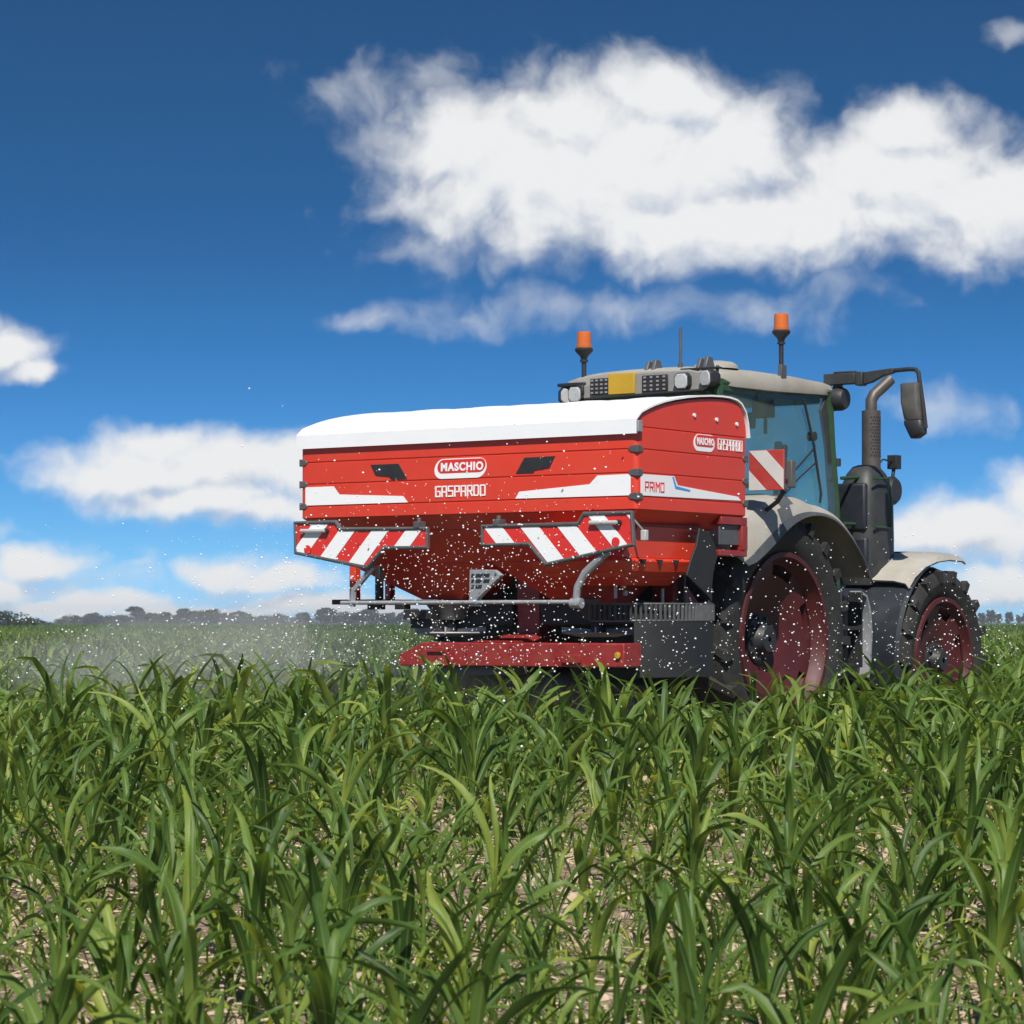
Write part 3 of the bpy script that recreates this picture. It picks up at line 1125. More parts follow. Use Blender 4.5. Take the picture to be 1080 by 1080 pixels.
# corner fittings
for u, v in ((0, 0), (0, VW), (UW, 0)):
    for z in (2.156, 2.004, 1.851):
        b = MB()
        su, sv = (1 if u == 0 else -1), (1 if v == 0 else -1)
        prof = [(-.024, 0), (0, .018), (.024, 0), (0, -.018)]
        e = .006
        hex_ = [(.065, 0), (.045, .022), (.01, .028)]
        # wraps the rounded corner: two leaves and a rounded nose
        for leaf in (0, 1):
            pts = [(-.006, -.026), (.05, -.020), (.068, 0), (.05, .020), (-.006, .026)]
            if leaf == 0:   # on the rear or front face, along v
                uu = u - su * .007
                b.prism([(v + sv * p[0], z + p[1]) for p in pts], 'u', uu, u + su * .01)
            else:
                vv = v - sv * .007
                b.prism([(u + su * p[0], z + p[1]) for p in pts], 'v', vv, v + sv * .01)
        b.build('corner_fitting', M_GREY, sp, bevel=.004)


def flat(poly, plane, pos, t, name, mat, parent=sp):
    """a thin film or plate on the rear (plane u = -pos) or right side (v = -pos), t thick"""
    mb = MB()
    mb.prism(poly, plane, -pos, -(pos - t))
    return mb.build(name, mat, parent, smooth=0)


flat([(2.172, 2.123), (1.931, 2.123), (1.858, 2.018), (1.99, 2.016), (2.01, 2.036), (2.129, 2.048)], 'u', .004, .012, 'sight_window', M_BLACK)
flat([(.881, 2.127), (.635, 2.13), (.68, 2.054), (.799, 2.04), (.808, 2.025), (.95, 2.025)], 'u', .004, .012, 'sight_window', M_BLACK)
flat([(2.753, 1.985), (2.501, 1.985), (2.45, 1.927), (1.892, 1.901), (1.852, 1.8575), (2.753, 1.8575)], 'u', .003, .006, 'white_stripe', M_WHITE)
flat([(.955, 1.859), (.924, 1.904), (.366, 1.937), (.304, 1.992), (.049, 1.994), (.049, 1.8575)], 'u', .003, .006, 'white_stripe', M_WHITE)
flat([(.031 + .01, 1.994), (.446, 1.997), (.488, 1.939), (1.264, 1.893), (1.3, 1.868), (.041, 1.8575)], 'v', .003, .006, 'white_stripe', M_WHITE)
flat([(.435, 1.992), (.468, 1.934), (.639, 1.916), (.639, 1.905), (.455, 1.918), (.418, 1.992)], 'v', .0055, .003, 'blue_mark', M_BLUE)

GLYPH = {'G': [[(4, 6), (0, 6), (0, 0), (4, 0), (4, 3), (2, 3)]], 'A': [[(0, 0), (0, 6), (4, 6), (4, 0)], [(0, 2.6), (4, 2.6)]],
         'S': [[(4, 6), (0, 6), (0, 3.2), (4, 3.2), (4, 0), (0, 0)]], 'P': [[(0, 0), (0, 6), (4, 6), (4, 2.6), (0, 2.6)]],
         'R': [[(0, 0), (0, 6), (4, 6), (4, 2.8), (0, 2.8)], [(2, 2.8), (4, 0)]], 'D': [[(0, 0), (0, 6), (3.2, 6), (4, 5.2), (4, .8), (3.2, 0), (0, 0)]],
         'O': [[(0, 0), (0, 6), (4, 6), (4, 0), (0, 0)]], 'I': [[(0, 0), (0, 6)]], 'M': [[(0, 0), (0, 6), (2, 3), (4, 6), (4, 0)]]}


def stroke_text(word, plane, pos, x0, x1, z0, z1, sw, name, mat):
    """squared stroke lettering; x runs from x0 (left as read) to x1"""
    adv = [1.9 if c == 'I' else 5.9 for c in word]
    tot = sum(adv) - 1.9
    sx, sz = (x1 - x0) / tot, (z1 - z0) / 6
    mb = MB()
    cx = 0
    for c, a in zip(word, adv):
        for line in GLYPH[c]:
            for p, q in zip(line, line[1:]):
                P = Vector((x0 + (cx + p[0]) * sx, z0 + p[1] * sz))
                Q = Vector((x0 + (cx + q[0]) * sx, z0 + q[1] * sz))
                d = (Q - P).normalized() * (sw / 2)
                n = Vector((-d.y, d.x))
                P, Q = P - d, Q + d
                mb.prism([tuple(P + n), tuple(Q + n), tuple(Q - n), tuple(P - n)], plane, -pos - .0001 * (len(mb.v) % 7), -(pos - .004))
        cx += a
    return mb.build(name, mat, sp, smooth=0)


stroke_text('GASPARDO', 'u', .0045, 1.612, 1.203, 1.890, 1.956, .0095, 'lettering', M_WHITE)
stroke_text('GASPARDO', 'v', .0045, 1.000, 1.315, 2.204, 2.272, .0062, 'lettering', M_WHITE)
stroke_text('PRIMO', 'v', .0065, .090, .315, 1.890, 1.947, .0052, 'lettering', M_SIGNRED)


def pill(x0, x1, z0, z1, slant, n=14):
    r = (z1 - z0) / 2
    s = 1 if x1 > x0 else -1
    pts = []
    for i in range(n + 1):
        a = -math.pi / 2 + math.pi * i / n
        pts.append((x1 - s * r + s * r * math.cos(a), (z0 + z1) / 2 + r * math.sin(a)))
    for i in range(n + 1):
        a = math.pi / 2 + math.pi * i / n
        pts.append((x0 + s * r + s * r * math.cos(a), (z0 + z1) / 2 + r * math.sin(a)))
    zc = (z0 + z1) / 2
    return [(p[0] + s * slant * (p[1] - zc), p[1]) for p in pts]


def word_mesh(word, plane, pos, x0, x1, z0, z1, name, mat, bold=.045):
    cu = bpy.data.curves.new(name, 'FONT')
    cu.body = word
    cu.size = 1
    cu.offset = bold
    cu.extrude = .02
    cu.space_character = 1.16
    tmp = bpy.data.objects.new('t', cu)
    COL.objects.link(tmp)
    dg = bpy.context.evaluated_depsgraph_get()
    me = bpy.data.meshes.new_from_object(tmp.evaluated_get(dg))
    bpy.data.objects.remove(tmp)
    xs = [v.co.x for v in me.vertices]
    ys = [v.co.y for v in me.vertices]
    ax, bx, ay, by = min(xs), max(xs), min(ys), max(ys)
    off = OFF[sp]
    for v in me.vertices:
        X = x0 + (v.co.x - ax) / (bx - ax) * (x1 - x0)
        Z = z0 + (v.co.y - ay) / (by - ay) * (z1 - z0)
        D = -pos - (v.co.z > 0) * .0015
        v.co = (Vector((D, X, Z)) if plane == 'u' else Vector((X, D, Z))) - off
    me.materials.append(mat)
    o = bpy.data.objects.new(name, me)
    COL.objects.link(o)
    o.parent = sp
    return o


def logo(plane, x0, x1, z0, z1):
    s = 1 if x1 > x0 else -1
    w, hh = abs(x1 - x0), z1 - z0
    X = lambda t: x0 + s * w * t
    flat(pill(X(0), X(1), z0, z1, .15), plane, .0030, .004, 'logo_plate', M_WHITE)
    flat(pill(X(.06), X(.985), z0 + hh * .27, z1 - hh * .045, .15), plane, .0042, .003, 'logo_field', M_SIGNRED)
    word_mesh('MASCHIO', plane, .0050, X(.13), X(.945), z0 + hh * .37, z0 + hh * .80, 'lettering', M_WHITE)


logo('u', 1.623, 1.191, 2.008, 2.142)
logo('v', .690, .958, 2.178, 2.292)


# warning boards
def board(outline, slope, offs, lampbox, reflector, knob, name='warning_board'):
    e = flat(outline, 'u', .125, .02, name, M_SIGNRED)
    fr = MB().tube([(-.122, p[0], p[1]) for p in inset(outline, .006)], .0165, 8, closed=True)
    fr.build('frame', M_GREY, e)
    inn = inset(outline, .016)
    nrm = Vector((1, slope)).normalized()
    for a, b in offs:
        p = clip_half(clip_half(inn, tuple(nrm), a), tuple(-nrm), -b)
        if len(p) > 2:
            mb = MB()
            mb.prism(p, 'u', -.1285, -.1245)
            mb.build('white_stripe', M_WHITE, e, smooth=0)
    (v0, z0), (v1, z1) = lampbox
    MB().tube([(-.145, v0, z0), (-.145, v1, z1)], .014, 10).build('side_lamp', M_LENS, e)
    MB().tube([(-.130, v1, z1), (-.152, v1, z1)], .018, 10).build('lamp_socket', M_BLACK, e)
    MB().cyl((-.128, *reflector), (-.134, *reflector), .030, n=24).build('reflector', M_SIGNRED, e)
    MB().box((-.14, knob - .022, 1.675), (-.05, knob + .022, 1.72)).cyl((-.10, knob, 1.70), (-.10, knob, 1.745), .014).build('clamp', M_GREY, e, bevel=.004)
    return e


oL = [(2.75, 1.738), (2.379, 1.736), (2.336, 1.686), (1.586, 1.677), (1.584, 1.539), (1.957, 1.54), (2.102, 1.408), (2.743, 1.520)]
oR = [(1.141, 1.682), (.373, 1.682), (.33, 1.745), (-.045, 1.747), (-.060, 1.532), (.627, 1.412), (.759, 1.546), (1.141, 1.547)]
# right board stripes: lean from upper left to lower right; v falls to the right
def offs_from(pts, slope):
    n = Vector((1, slope)).normalized()
    ds = [n.x * p[0] + n.y * p[1] for p in pts]
    return ds
sR = -.92     # direction of the stripe normal, worked out from the photographed edges
sl_top = [(1.109, 1.656), (.974, 1.669), (.828, 1.666), (.683, 1.668), (.538, 1.668), (.390, 1.668), (.290, 1.725), (.145, 1.70), (.06, 1.735)]
dR = offs_from(sl_top, -.93)
board(oR, -.93, [(dR[1], dR[0]), (dR[3], dR[2]), (dR[5], dR[4]), (dR[7], dR[6]), (-.99 - .37, dR[8] - .04)], ((.269, 1.682), (.05, 1.679)), (.079, 1.556), 1.02)
sl_topL = [(1.64, 1.66), (1.775, 1.66), (1.92, 1.664), (2.065, 1.666), (2.21, 1.668), (2.355, 1.668), (2.50, 1.69), (2.645, 1.69), (2.79, 1.69)]
dL = offs_from(sl_topL, .93)
board(oL, .93, [(dL[0], dL[1]), (dL[2], dL[3]), (dL[4], dL[5]), (dL[6] - .02, dL[7] - .02), (dL[8] - .03, dL[8] + .08)], ((2.674, 1.675), (2.454, 1.671)), (2.627, 1.546), 1.68)
# arms that carry the boards and the guard tube
MB().tube([(-.09, .16, 1.50), (-.09, .24, 1.44), (-.09, .34, 1.36), (-.09, .40, 1.27), (-.09, .415, 1.155)], [.024, .028, .028, .025, .025], 10).build('support_arm', M_PLATE, sp)
MB().tube([(-.09, 2.08, 1.42), (-.09, 2.25, 1.26), (-.09, 2.262, 1.15)], .022, 8).build('support_arm', M_PLATE, sp)
MB().cyl((-.1, .36, 1.165), (-.1, .44, 1.165), .034, n=14).build('tube_clamp', M_PLATE, sp)
MB().tube([(-.1, 2.352, 1.176), (-.1, .40, 1.174)], .0135, 14).build('guard_tube', M_STEEL, sp)
# step plate with slots
st = MB()
ol = [(1.258, 1.392), (1.04, 1.388), (.985, 1.352), (1.165, 1.205), (1.17, 1.148), (1.265, 1.148)]
st.prism(ol, 'u', -.10, -.085)
st.prism([(1.04, 1.388), (.985, 1.352), (1.165, 1.205), (1.185, 1.22), (1.02, 1.352)], 'u', -.125, -.10)
stp = st.build('step_plate', M_PLATE, sp, bevel=.003)
sl_ = MB()
for z, a in ((1.352, 0), (1.315, .025), (1.278, .05)):
    x = 1.24
    for w_ in (.022, .05, .05, .028):
        if x - w_ < 1.055 + a:
            break
        sl_.prism([(x, z + .012), (x - w_, z + .012), (x - w_ + .008, z - .012), (x + .006, z - .012)], 'u', -.1025, -.098)
        x -= w_ + .014
sl_.build('slots', M_BLACK, stp, smooth=0)

# frame under the hopper
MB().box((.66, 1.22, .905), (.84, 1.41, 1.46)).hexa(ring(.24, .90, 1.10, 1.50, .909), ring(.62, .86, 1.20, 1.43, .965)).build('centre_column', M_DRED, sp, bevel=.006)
bm_ = MB()
bm_.prism([(.12, .75), (1.955, .745), (1.955, .822), (1.742, .906), (.12, .906)], 'u', .03, .24)
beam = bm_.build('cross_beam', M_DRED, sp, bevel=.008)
MB().box((.012, 1.56, .84), (.03, 1.70, .875)).build('beam_gusset', M_DRED, beam, bevel=.004)
MB().box((.015, .45, .775), (.04, .60, .83)).build('beam_gusset', M_DRED, beam, bevel=.004)
MB().cyl((.018, .16, .83), (.012, .16, .83), .022, n=16).build('amber_reflector', M_YELLOW, beam)
MB().box((.08, 1.14, .688), (.40, 1.68, .747)).build('skid_box', M_GREY, sp, bevel=.006)
# black shields behind the discs
MB().box((1.02, .28, .82), (1.05, 2.14, 1.46)).build('rear_shield', M_BLACK, sp, bevel=.004)
MB().box((.62, 1.42, 1.02), (.98, 1.80, 1.19)).box((.62, .42, 1.02), (.98, 1.19, 1.19)).box((.86, 1.0, 1.19), (.98, 1.7, 1.45)).build('gear_housing', M_BLACK, sp, bevel=.01)
for vc in (1.90, .66):
    d = sub('spreading_disc', sp)
    MB().lathe([(.02, .012), (.12, .012), (.245, .030), (.25, .022), (.12, -.002), (.02, -.002)], (.55, vc, .945), 'z', 40).build('disc_plate', M_DISC, d)
    b = MB()
    for a in range(4):
        t = a * math.pi / 2 + .5
        c, s_ = math.cos(t), math.sin(t)
        p = [Vector((.55 + c * .05 - s_ * w, vc + s_ * .05 + c * w, .96)) for w in (-.006, .006)] + [Vector((.55 + c * .25 - s_ * w, vc + s_ * .25 + c * w, .975)) for w in (.006, -.006)]
        b.hexa(p, [q + Vector((0, 0, .035)) for q in p])
    b.build('throwing_vane', M_DISC, d)
    MB().cyl((.55, vc, .95), (.55, vc, 1.03), .05, n=20).build('disc_hub', M_BLACK, d)
    MB().lathe([(.02, 1.195), (.17, 1.195), (.17, 1.165), (.12, 1.10), (.10, 1.06), (.02, 1.06)], (.55, vc, 0), 'z', 32).build('metering_cone', M_GREY, d)
MB().box((.36, 1.93, 1.06), (.74, 2.17, 1.13)).box((.40, 1.90, 1.0), (.5, 2.14, 1.06)).build('outlet_frame', M_BLACK, sp, bevel=.006)
# right end chute
ch = MB()
secs = [(1.668, .17, .93, .10), (1.46, -.02, .84, .11), (1.44, -.06, .84, .078), (1.37, .0, .76, .10), (1.335, .03, .72, .13), (1.285, .12, .66, .17)]
for (z1, a1, b1, v1), (z0, a0, b0, v0) in zip(secs, secs[1:]):
    ch.hexa([(a0, v0, z0), (b0, v0, z0), (b0, .80, z0), (a0, .80, z0)], [(a1, v1, z1 - .0005), (b1, v1, z1 - .0005), (b1, .80, z1 - .0005), (a1, .80, z1 - .0005)])
chute = ch.build('side_chute', M_RED, sp, bevel=.004, seg=1)
nt = MB()
for u in (.16, .36, .56):
    nt.prism([(u, 1.452), (u + .07, 1.452), (u + .05, 1.425), (u + .02, 1.422)], 'v', .074, .11)
nt.build('notch', M_BLACK, chute, smooth=0)
MB().hexa([(.42, .45, 1.16), (.62, .45, 1.16), (.62, .75, 1.16), (.42, .75, 1.16)], [(.36, .38, 1.29), (.66, .38, 1.29), (.66, .75, 1.29), (.36, .75, 1.29)]).hexa(
    [(.95, .32, 1.165), (1.30, .32, 1.165), (1.30, .50, 1.165), (.95, .50, 1.165)], [(.98, .33, 1.36), (1.04, .33, 1.36), (1.04, .50, 1.36), (.98, .50, 1.36)]).build('chute_bracket', M_DRED, sp, bevel=.006)
for p_, q_, r_ in (((.36, .40, 1.20), (.36, .40, 1.31), .012), ((.40, .37, 1.29), (.40, .355, 1.29), .026), ((.42, .37, 1.235), (.42, .355, 1.235), .02), ((.86, .35, 1.17), (.86, .35, 1.27), .012)):
    MB().cyl(p_, q_, r_, n=14).build('chute_bolt', M_STEEL, sp)
MB().box((.02, -.05, 1.565), (.06, -.01, 1.635)).build('marker_lamp', M_LENS, sp, bevel=.006)
MB().cyl((.04, -.02, 1.63), (.04, .05, 1.70), .01).build('lamp_bracket', M_GREY, sp)
# comb round the right disc, its black curtain below and the black flap behind the chute
CU, CV_, CR = .76, .62, .62
def arc(t, r=CR):
    return CU + r * math.cos(t), CV_ + r * math.sin(t)
T0, T1 = R(-166), R(-28)
comb = MB()
for z in (1.163, 1.052):
    comb.tube([(*arc(T0 + (T1 - T0) * i / 40), z) for i in range(41)], .008, 6)
for i in range(45):
    t = T0 + (T1 - T0) * i / 44
    u, v = arc(t)
    n_ = Vector((math.cos(t), math.sin(t), 0))
    s_ = Vector((-math.sin(t), math.cos(t), 0))
    c = Vector((u, v, 1.1075))
    w = .0095
    q = [c + n_ * .014 + s_ * w * .25, c + s_ * w, c - n_ * .014 - s_ * w * .25, c - s_ * w]
    comb.hexa([p + Vector((0, 0, -.054)) for p in q], [p + Vector((0, 0, .054)) for p in q])
comb.build('deflector_comb', M_COMB, sp)
bk = MB()
for i in range(40):
    ta, tb = T0 + (T1 - T0) * i / 40, T0 + (T1 - T0) * (i + 1) / 40
    a, b = arc(ta, CR - .05), arc(tb, CR - .05)
    bk.add([(*a, 1.055), (*b, 1.055), (*b, 1.16), (*a, 1.16)], [(0, 1, 2, 3)])
bk.build('comb_backing', M_BLACK, sp, solid=.01)
fl = MB()
ta0, ta1 = R(-139), R(-28)
for i in range(40):
    def zlow(t):
        k = (t - ta0) / (ta1 - ta0)
        return .68 + (.10 * max(0, (k - .75) / .25) ** 2)
    ta, tb = ta0 + (ta1 - ta0) * i / 40, ta0 + (ta1 - ta0) * (i + 1) / 40
    a, b = arc(ta), arc(tb)
    fl.add([(*a, zlow(ta)), (*b, zlow(tb)), (*b, 1.046), (*a, 1.046)], [(0, 1, 2, 3)])
fl.build('black_curtain', M_FLAP, sp, solid=.012)
fp = [(.80, 1.668), (.92, 1.64), (.99, 1.57), (1.032, 1.486), (.985, 1.40), (.962, 1.296), (.962, 1.174), (.905, 1.22), (.64, 1.352), (.69, 1.45), (.76, 1.55)]
f_ = MB()
f_.prism(fp, 'v', .02, .034)
f_.build('black_flap', M_FLAP, sp, bevel=.003)
MB().tube([(.92, .03, 1.64), (1.2, .35, 1.62)], .012, 6).build('flap_stay', M_BLACK, sp)
# hitch frame between hopper and tractor
hf = MB()
for a, b in (((1.03, .0, 1.488), (1.39, .09, 1.53)), ((1.05, .0, 1.70), (1.39, .09, 1.755)), ((1.315, -.004, 1.531), (1.39, .094, 1.699)), ((1.06, .091, 1.49), (1.10, .50, 1.54)), ((1.40, .30, 1.40), (1.46, 2.50, 1.50))):
    hf.box(a, b)
hf.build('hitch_frame', M_DRED, sp, bevel=.005)
MB().box((1.06, .02, 1.565), (1.314, .035, 1.699)).build('hitch_plate', M_GREY, sp, bevel=.003)
MB().box((1.39, .45, .85), (1.44, .55, 1.40)).box((1.39, 2.2, .85), (1.44, 2.3, 1.40)).box((1.392, .5, .80), (1.438, 2.25, .88)).box((.245, .8, .80), (1.391, .9, .88)).box((.245, 1.8, .80), (1.391, 1.9, .88)).build('headstock', M_BLACK, sp, bevel=.005)
# left end: two red posts and a black tray
MB().box((.14, 2.42, 1.2005), (.20, 2.475, 1.67)).build('red_post', M_RED, sp, bevel=.005)
MB().box((.70, 2.55, 1.2005), (.76, 2.60, 1.67)).build('red_post', M_RED, sp, bevel=.005)
MB().box((.10, 2.16, 1.165), (.80, 2.60, 1.20)).box((.12, 2.20, 1.13), (.2, 2.30, 1.165)).box((.12, 1.98, 1.13), (.2, 2.06, 1.165)).box((.13, 2.20, 1.2005), (.18, 2.24, 1.43)).build('side_tray', M_BLACK, sp, bevel=.004)

# ------------------------------------------------------------------ tractor
tr = machine('tractor', 3.4, 1.4, 'large dusty dark tractor with beige roof and red wheel rims', 'tractor')
VC = 1.4


def wheel(name, u, z, Rt, W, Rr, v_out, side, nl, dish, slots):
    """side=-1: right wheel, outer face at v_out, inward is +v"""
    w = sub(name, tr)
    vc = v_out - side * W / 2 * 1
    c = Vector((u, vc, z))
    o_ = side * W / 2              # towards the outer face
    prof = [(Rr, .80 * W / 2), (Rr + .05, .93 * W / 2), (Rr + (Rt - Rr) * .5, W / 2), (Rt - .085, .95 * W / 2), (Rt - .045, .86 * W / 2), (Rt - .035, .5 * W / 2), (Rt - .032, 0)]
    prof = prof + [(r, -t) for r, t in prof[-2::-1]]
    ty = MB().lathe(prof, c, 'v', 96)
    for k in range(nl):
        for s in (1, -1):
            ph = 2 * math.pi * (k + (.5 if s > 0 else 0)) / nl
            sw = .26 * (1.0 / Rt)
            th = .030 / Rt
            q = []
            for rr, grow in ((Rt - .05, 1.35), (Rt, 1.0)):
                row = []
                for t, f in ((0, 0), (.5, .60), (1, 1)):
                    a = ph + sw * f
                    vv = s * W / 2 * (.02 + t * .98)
                    rad = rr - .030 * t ** 3
                    for e in (-1, 1):
                        row.append(c + Vector(((rad) * math.cos(a + e * th * grow), vv, rad * math.sin(a + e * th * grow))))
                q.append(row)
            lo, hi = q
            ty.hexa([lo[0], lo[1], lo[3], lo[2]], [hi[0], hi[1], hi[3], hi[2]])
            ty.hexa([lo[2], lo[3], lo[5], lo[4]], [hi[2], hi[3], hi[5], hi[4]])
            # lug runs down the shoulder
            a = ph + sw
            sh = [c + Vector((rad * math.cos(a + e * th * 1.1), s * W / 2 * f, rad * math.sin(a + e * th * 1.1))) for rad, f in ((Rt - .03, 1.0), (Rt - .12, .99)) for e in (-1, 1)]
            inn = [p + Vector((0, -s * .04, 0)) for p in sh]
            ty.hexa([inn[0], inn[1], inn[3], inn[2]], [p + Vector((0, s * .012, 0)) for p in (sh[0], sh[1], sh[3], sh[2])])
    ty.build('tyre', M_RUBBER, w, smooth=30)
    rim = MB()
    e0 = o_ * .84
    rim.lathe([(Rr + .005, e0), (Rr + .004, e0 + side * .022), (Rr - .025, e0 + side * .022), (Rr - .035, e0 - side * .02), (Rr - .055, e0 - side * .05), (Rr - .075, e0 - side * dish * .75),
               (Rr - .085, e0 - side * dish * 1.3)], c, 'v', 72)
    ds, do = e0 - side * dish, e0 - side * dish * .42
    def skip(k, i):
        return i in (1, 2) and slots and (k % (72 // slots)) < 72 // slots * .5
    rim.lathe([(Rr - .060, do), (Rr - .075, do), (Rr - .10, do - side * .005), (Rr - .155, do - side * .012), (Rr * .42, ds + side * .01), (Rr * .34, ds), (Rr * .30, ds - side * .01), (.02, ds - side * .01)], c, 'v', 72, skip=skip)
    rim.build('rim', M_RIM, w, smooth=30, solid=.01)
    hub = MB().lathe([(.02, ds + side * .09), (Rr * .15, ds + side * .09), (Rr * .17, ds + side * .06), (Rr * .20, ds + side * .02), (Rr * .29, ds + side * .012), (Rr * .29, ds - side * .02), (.02, ds - side * .02)], c, 'v', 32)
    for k in range(10):
        a = 2 * math.pi * k / 10
        p = c + Vector((Rr * .25 * math.cos(a), ds + side * .01, Rr * .25 * math.sin(a)))
        hub.cyl(p, p + Vector((0, side * .03, 0)), .014, n=8)
    hub.build('hub', M_BLACK, w)
    return w


RW = (2.12, .92)
wheel('rear_wheel', 2.25, .92, .92, .62, .615, .16, -1, 21, .20, 6)
wheel('rear_wheel', 2.25, .92, .92, .62, .615, 2.64, 1, 21, .20, 6)
wheel('front_wheel', 4.72, .74, .74, .52, .49, .14, -1, 18, .08, 6)
wheel('front_wheel', 4.72, .74, .74, .52, .49, 2.66, 1, 18, .08, 6)

# chassis
MB().box((1.75, 1.1, .62), (3.9, 1.7, 1.30)).box((3.9, 1.15, .70), (5.5, 1.65, 1.25)).cyl((2.25, .45, .92), (2.25, 2.35, .92), .17, n=20).cyl((4.72, .4, .74), (4.72, 2.4, .74), .11, n=16).build('chassis', M_BLACK, tr, bevel=.015)
for v in (.95, 1.85):
    MB().box((1.20, v - .04, .80), (2.0, v + .04, .88)).build('lower_link', M_BLACK, tr, bevel=.01)
MB().cyl((1.45, 1.4, 1.42), (2.2, 1.4, 1.32), .035, n=12).build('top_link', M_BLACK, tr)
# bonnet
bn = MB()
bs = [(3.75, .36, 1.92), (4.4, .34, 1.86), (5.0, .30, 1.76), (5.5, .25, 1.60)]
for (u0, w0, z0), (u1, w1, z1) in zip(bs, bs[1:]):
    bn.add([(u0, VC - w0 - .03, 1.2), (u0, VC + w0 + .03, 1.2), (u0, VC + w0, z0 - .10), (u0, VC + w0 * .6, z0), (u0, VC - w0 * .6, z0), (u0, VC - w0, z0 - .10),
            (u1, VC - w1 - .03, 1.2), (u1, VC + w1 + .03, 1.2), (u1, VC + w1, z1 - .10), (u1, VC + w1 * .6, z1), (u1, VC - w1 * .6, z1), (u1, VC - w1, z1 - .10)],
           [(i, (i + 1) % 6, (i + 1) % 6 + 6, i + 6) for i in range(6)])
bn.f.append(tuple(range(len(bn.v) - 6, len(bn.v))))
bn.build('bonnet', M_GREEN, tr)

# rear fenders: curved beige shell with a dark rubber lip
FEN = [(1.40, 1.43), (1.50, 1.455), (1.62, 1.51), (1.76, 1.585), (1.90, 1.665), (2.04, 1.735), (2.20, 1.785), (2.36, 1.806), (2.52, 1.80), (2.67, 1.768), (2.80, 1.71), (2.92, 1.635), (3.03, 1.55), (3.13, 1.455), (3.21, 1.35)]
FEN = [(u + .17, z) for u, z in FEN]
def smooth_curve(P, n):
    out = []
    for i in range(len(P) - 1):
        p0, p1, p2, p3 = P[max(0, i - 1)], P[i], P[i + 1], P[min(len(P) - 1, i + 2)]
        for k in range(n):
            t = k / n
            out.append(tuple(.5 * (2 * b + (c - a) * t + (2 * a - 5 * b + 4 * c - d) * t * t + (3 * b - a - 3 * c + d) * t ** 3) for a, b, c, d in zip(p0, p1, p2, p3)))
    return out + [P[-1]]
FEN = smooth_curve(FEN, 3)
def fender(side):
    f = sub('rear_fender', tr)
    cs = [(.00, .0), (.012, .26), (.04, .66), (.09, .93), (.18, 1.0), (.42, 1.0), (.68, 1.0)]     # across: v, share of the way to the crown
    X = lambda v: v if side < 0 else 2 * VC - v
    sh, bd, lp = MB(), MB(), MB()
    def pt(i, v, f):
        u, z = FEN[i]
        d = Vector((u - 2.25, z - .92))
        r = max(1.025, d.length + .09)
        e = d.normalized() * r
        return (2.25 + d.x + (e.x - d.x) * f, X(.10 + v), .92 + d.y + (e.y - d.y) * f)
    for i in range(len(FEN) - 1):
        for j in range(len(cs) - 1):
            q = [pt(i, *cs[j]), pt(i, *cs[j + 1]), pt(i + 1, *cs[j + 1]), pt(i + 1, *cs[j])]
            tgt = lp if j < 1 else (bd if 11 <= i - j <= 13 and j < 5 else sh)
            tgt.add(q, [(0, 1, 2, 3)])
    import bmesh
    for mb, nm, mt in ((sh, 'shell', M_DUSTY), (bd, 'rubber_band', M_GREY), (lp, 'lip', M_GREY if True else None)):
        ob = mb.build(nm, mt, f, solid=.014, smooth=60)
        bm = bmesh.new()
        bm.from_mesh(ob.data)
        bmesh.ops.remove_doubles(bm, verts=bm.verts, dist=.0005)
        bmesh.ops.recalc_face_normals(bm, faces=bm.faces)
        bm.to_mesh(ob.data)
        bm.free()
    # inner wall
    iw = MB()
    poly = [(p[0], p[2]) for p in [pt(i, .66, 1) for i in range(len(FEN))]]
    iw.prism(poly + [(3.1, 1.2), (1.8, 1.2)], 'v', X(.765), X(.78))
    iw.build('inner_wall', M_BLACK, f)
fender(-1)
fender(1)
# front fenders
FF = [(4.12, 1.345), (4.22, 1.43), (4.40, 1.515), (4.60, 1.56), (4.82, 1.578), (5.05, 1.572), (5.10, 1.553)]
def ffender(side):
    X = lambda v: v if side < 0 else 2 * VC - v
    f = sub('front_fender', tr)
    a = MB()
    cs = [(.17, -.05), (.20, -.012), (.30, .01), (.55, .02), (.74, .015)]
    for i in range(len(FF) - 1):
        for j in range(len(cs) - 1):
            a.add([(FF[i][0], X(cs[j][0]), FF[i][1] + cs[j][1]), (FF[i][0], X(cs[j + 1][0]), FF[i][1] + cs[j + 1][1]),
                   (FF[i + 1][0], X(cs[j + 1][0]), FF[i + 1][1] + cs[j + 1][1]), (FF[i + 1][0], X(cs[j][0]), FF[i + 1][1] + cs[j][1])], [(0, 1, 2, 3)])
    a.build('shell', M_DUSTY, f, solid=.016, smooth=60)
    MB().box((4.62, X(.50), 1.585), (4.92, X(.58), 1.60)).build('rubber_pad', M_BLACK, f, bevel=.004)
    g = MB()
    for i in range(16):
        for v0, v1, r0, r1 in ((.165, .19, .775, .80), (.19, .74, .80, .80)):
            q = []
            for k, v, r in ((i, v0, r0), (i, v1, r1), (i + 1, v1, r1), (i + 1, v0, r0)):
                a = R(98 + 96 * k / 16)
                q.append((4.72 + r * math.cos(a), X(v), .74 + r * math.sin(a)))
            g.add(q, [(0, 1, 2, 3)])
    g.build('mud_guard', M_NAVY, f, solid=.012, smooth=60)
    MB().tube([(4.72, X(.9), .8), (4.72, X(.76), 1.1), (4.70, X(.72), 1.565)], .025, 8).build('stay', M_BLACK, f)
ffender(-1)
ffender(1)

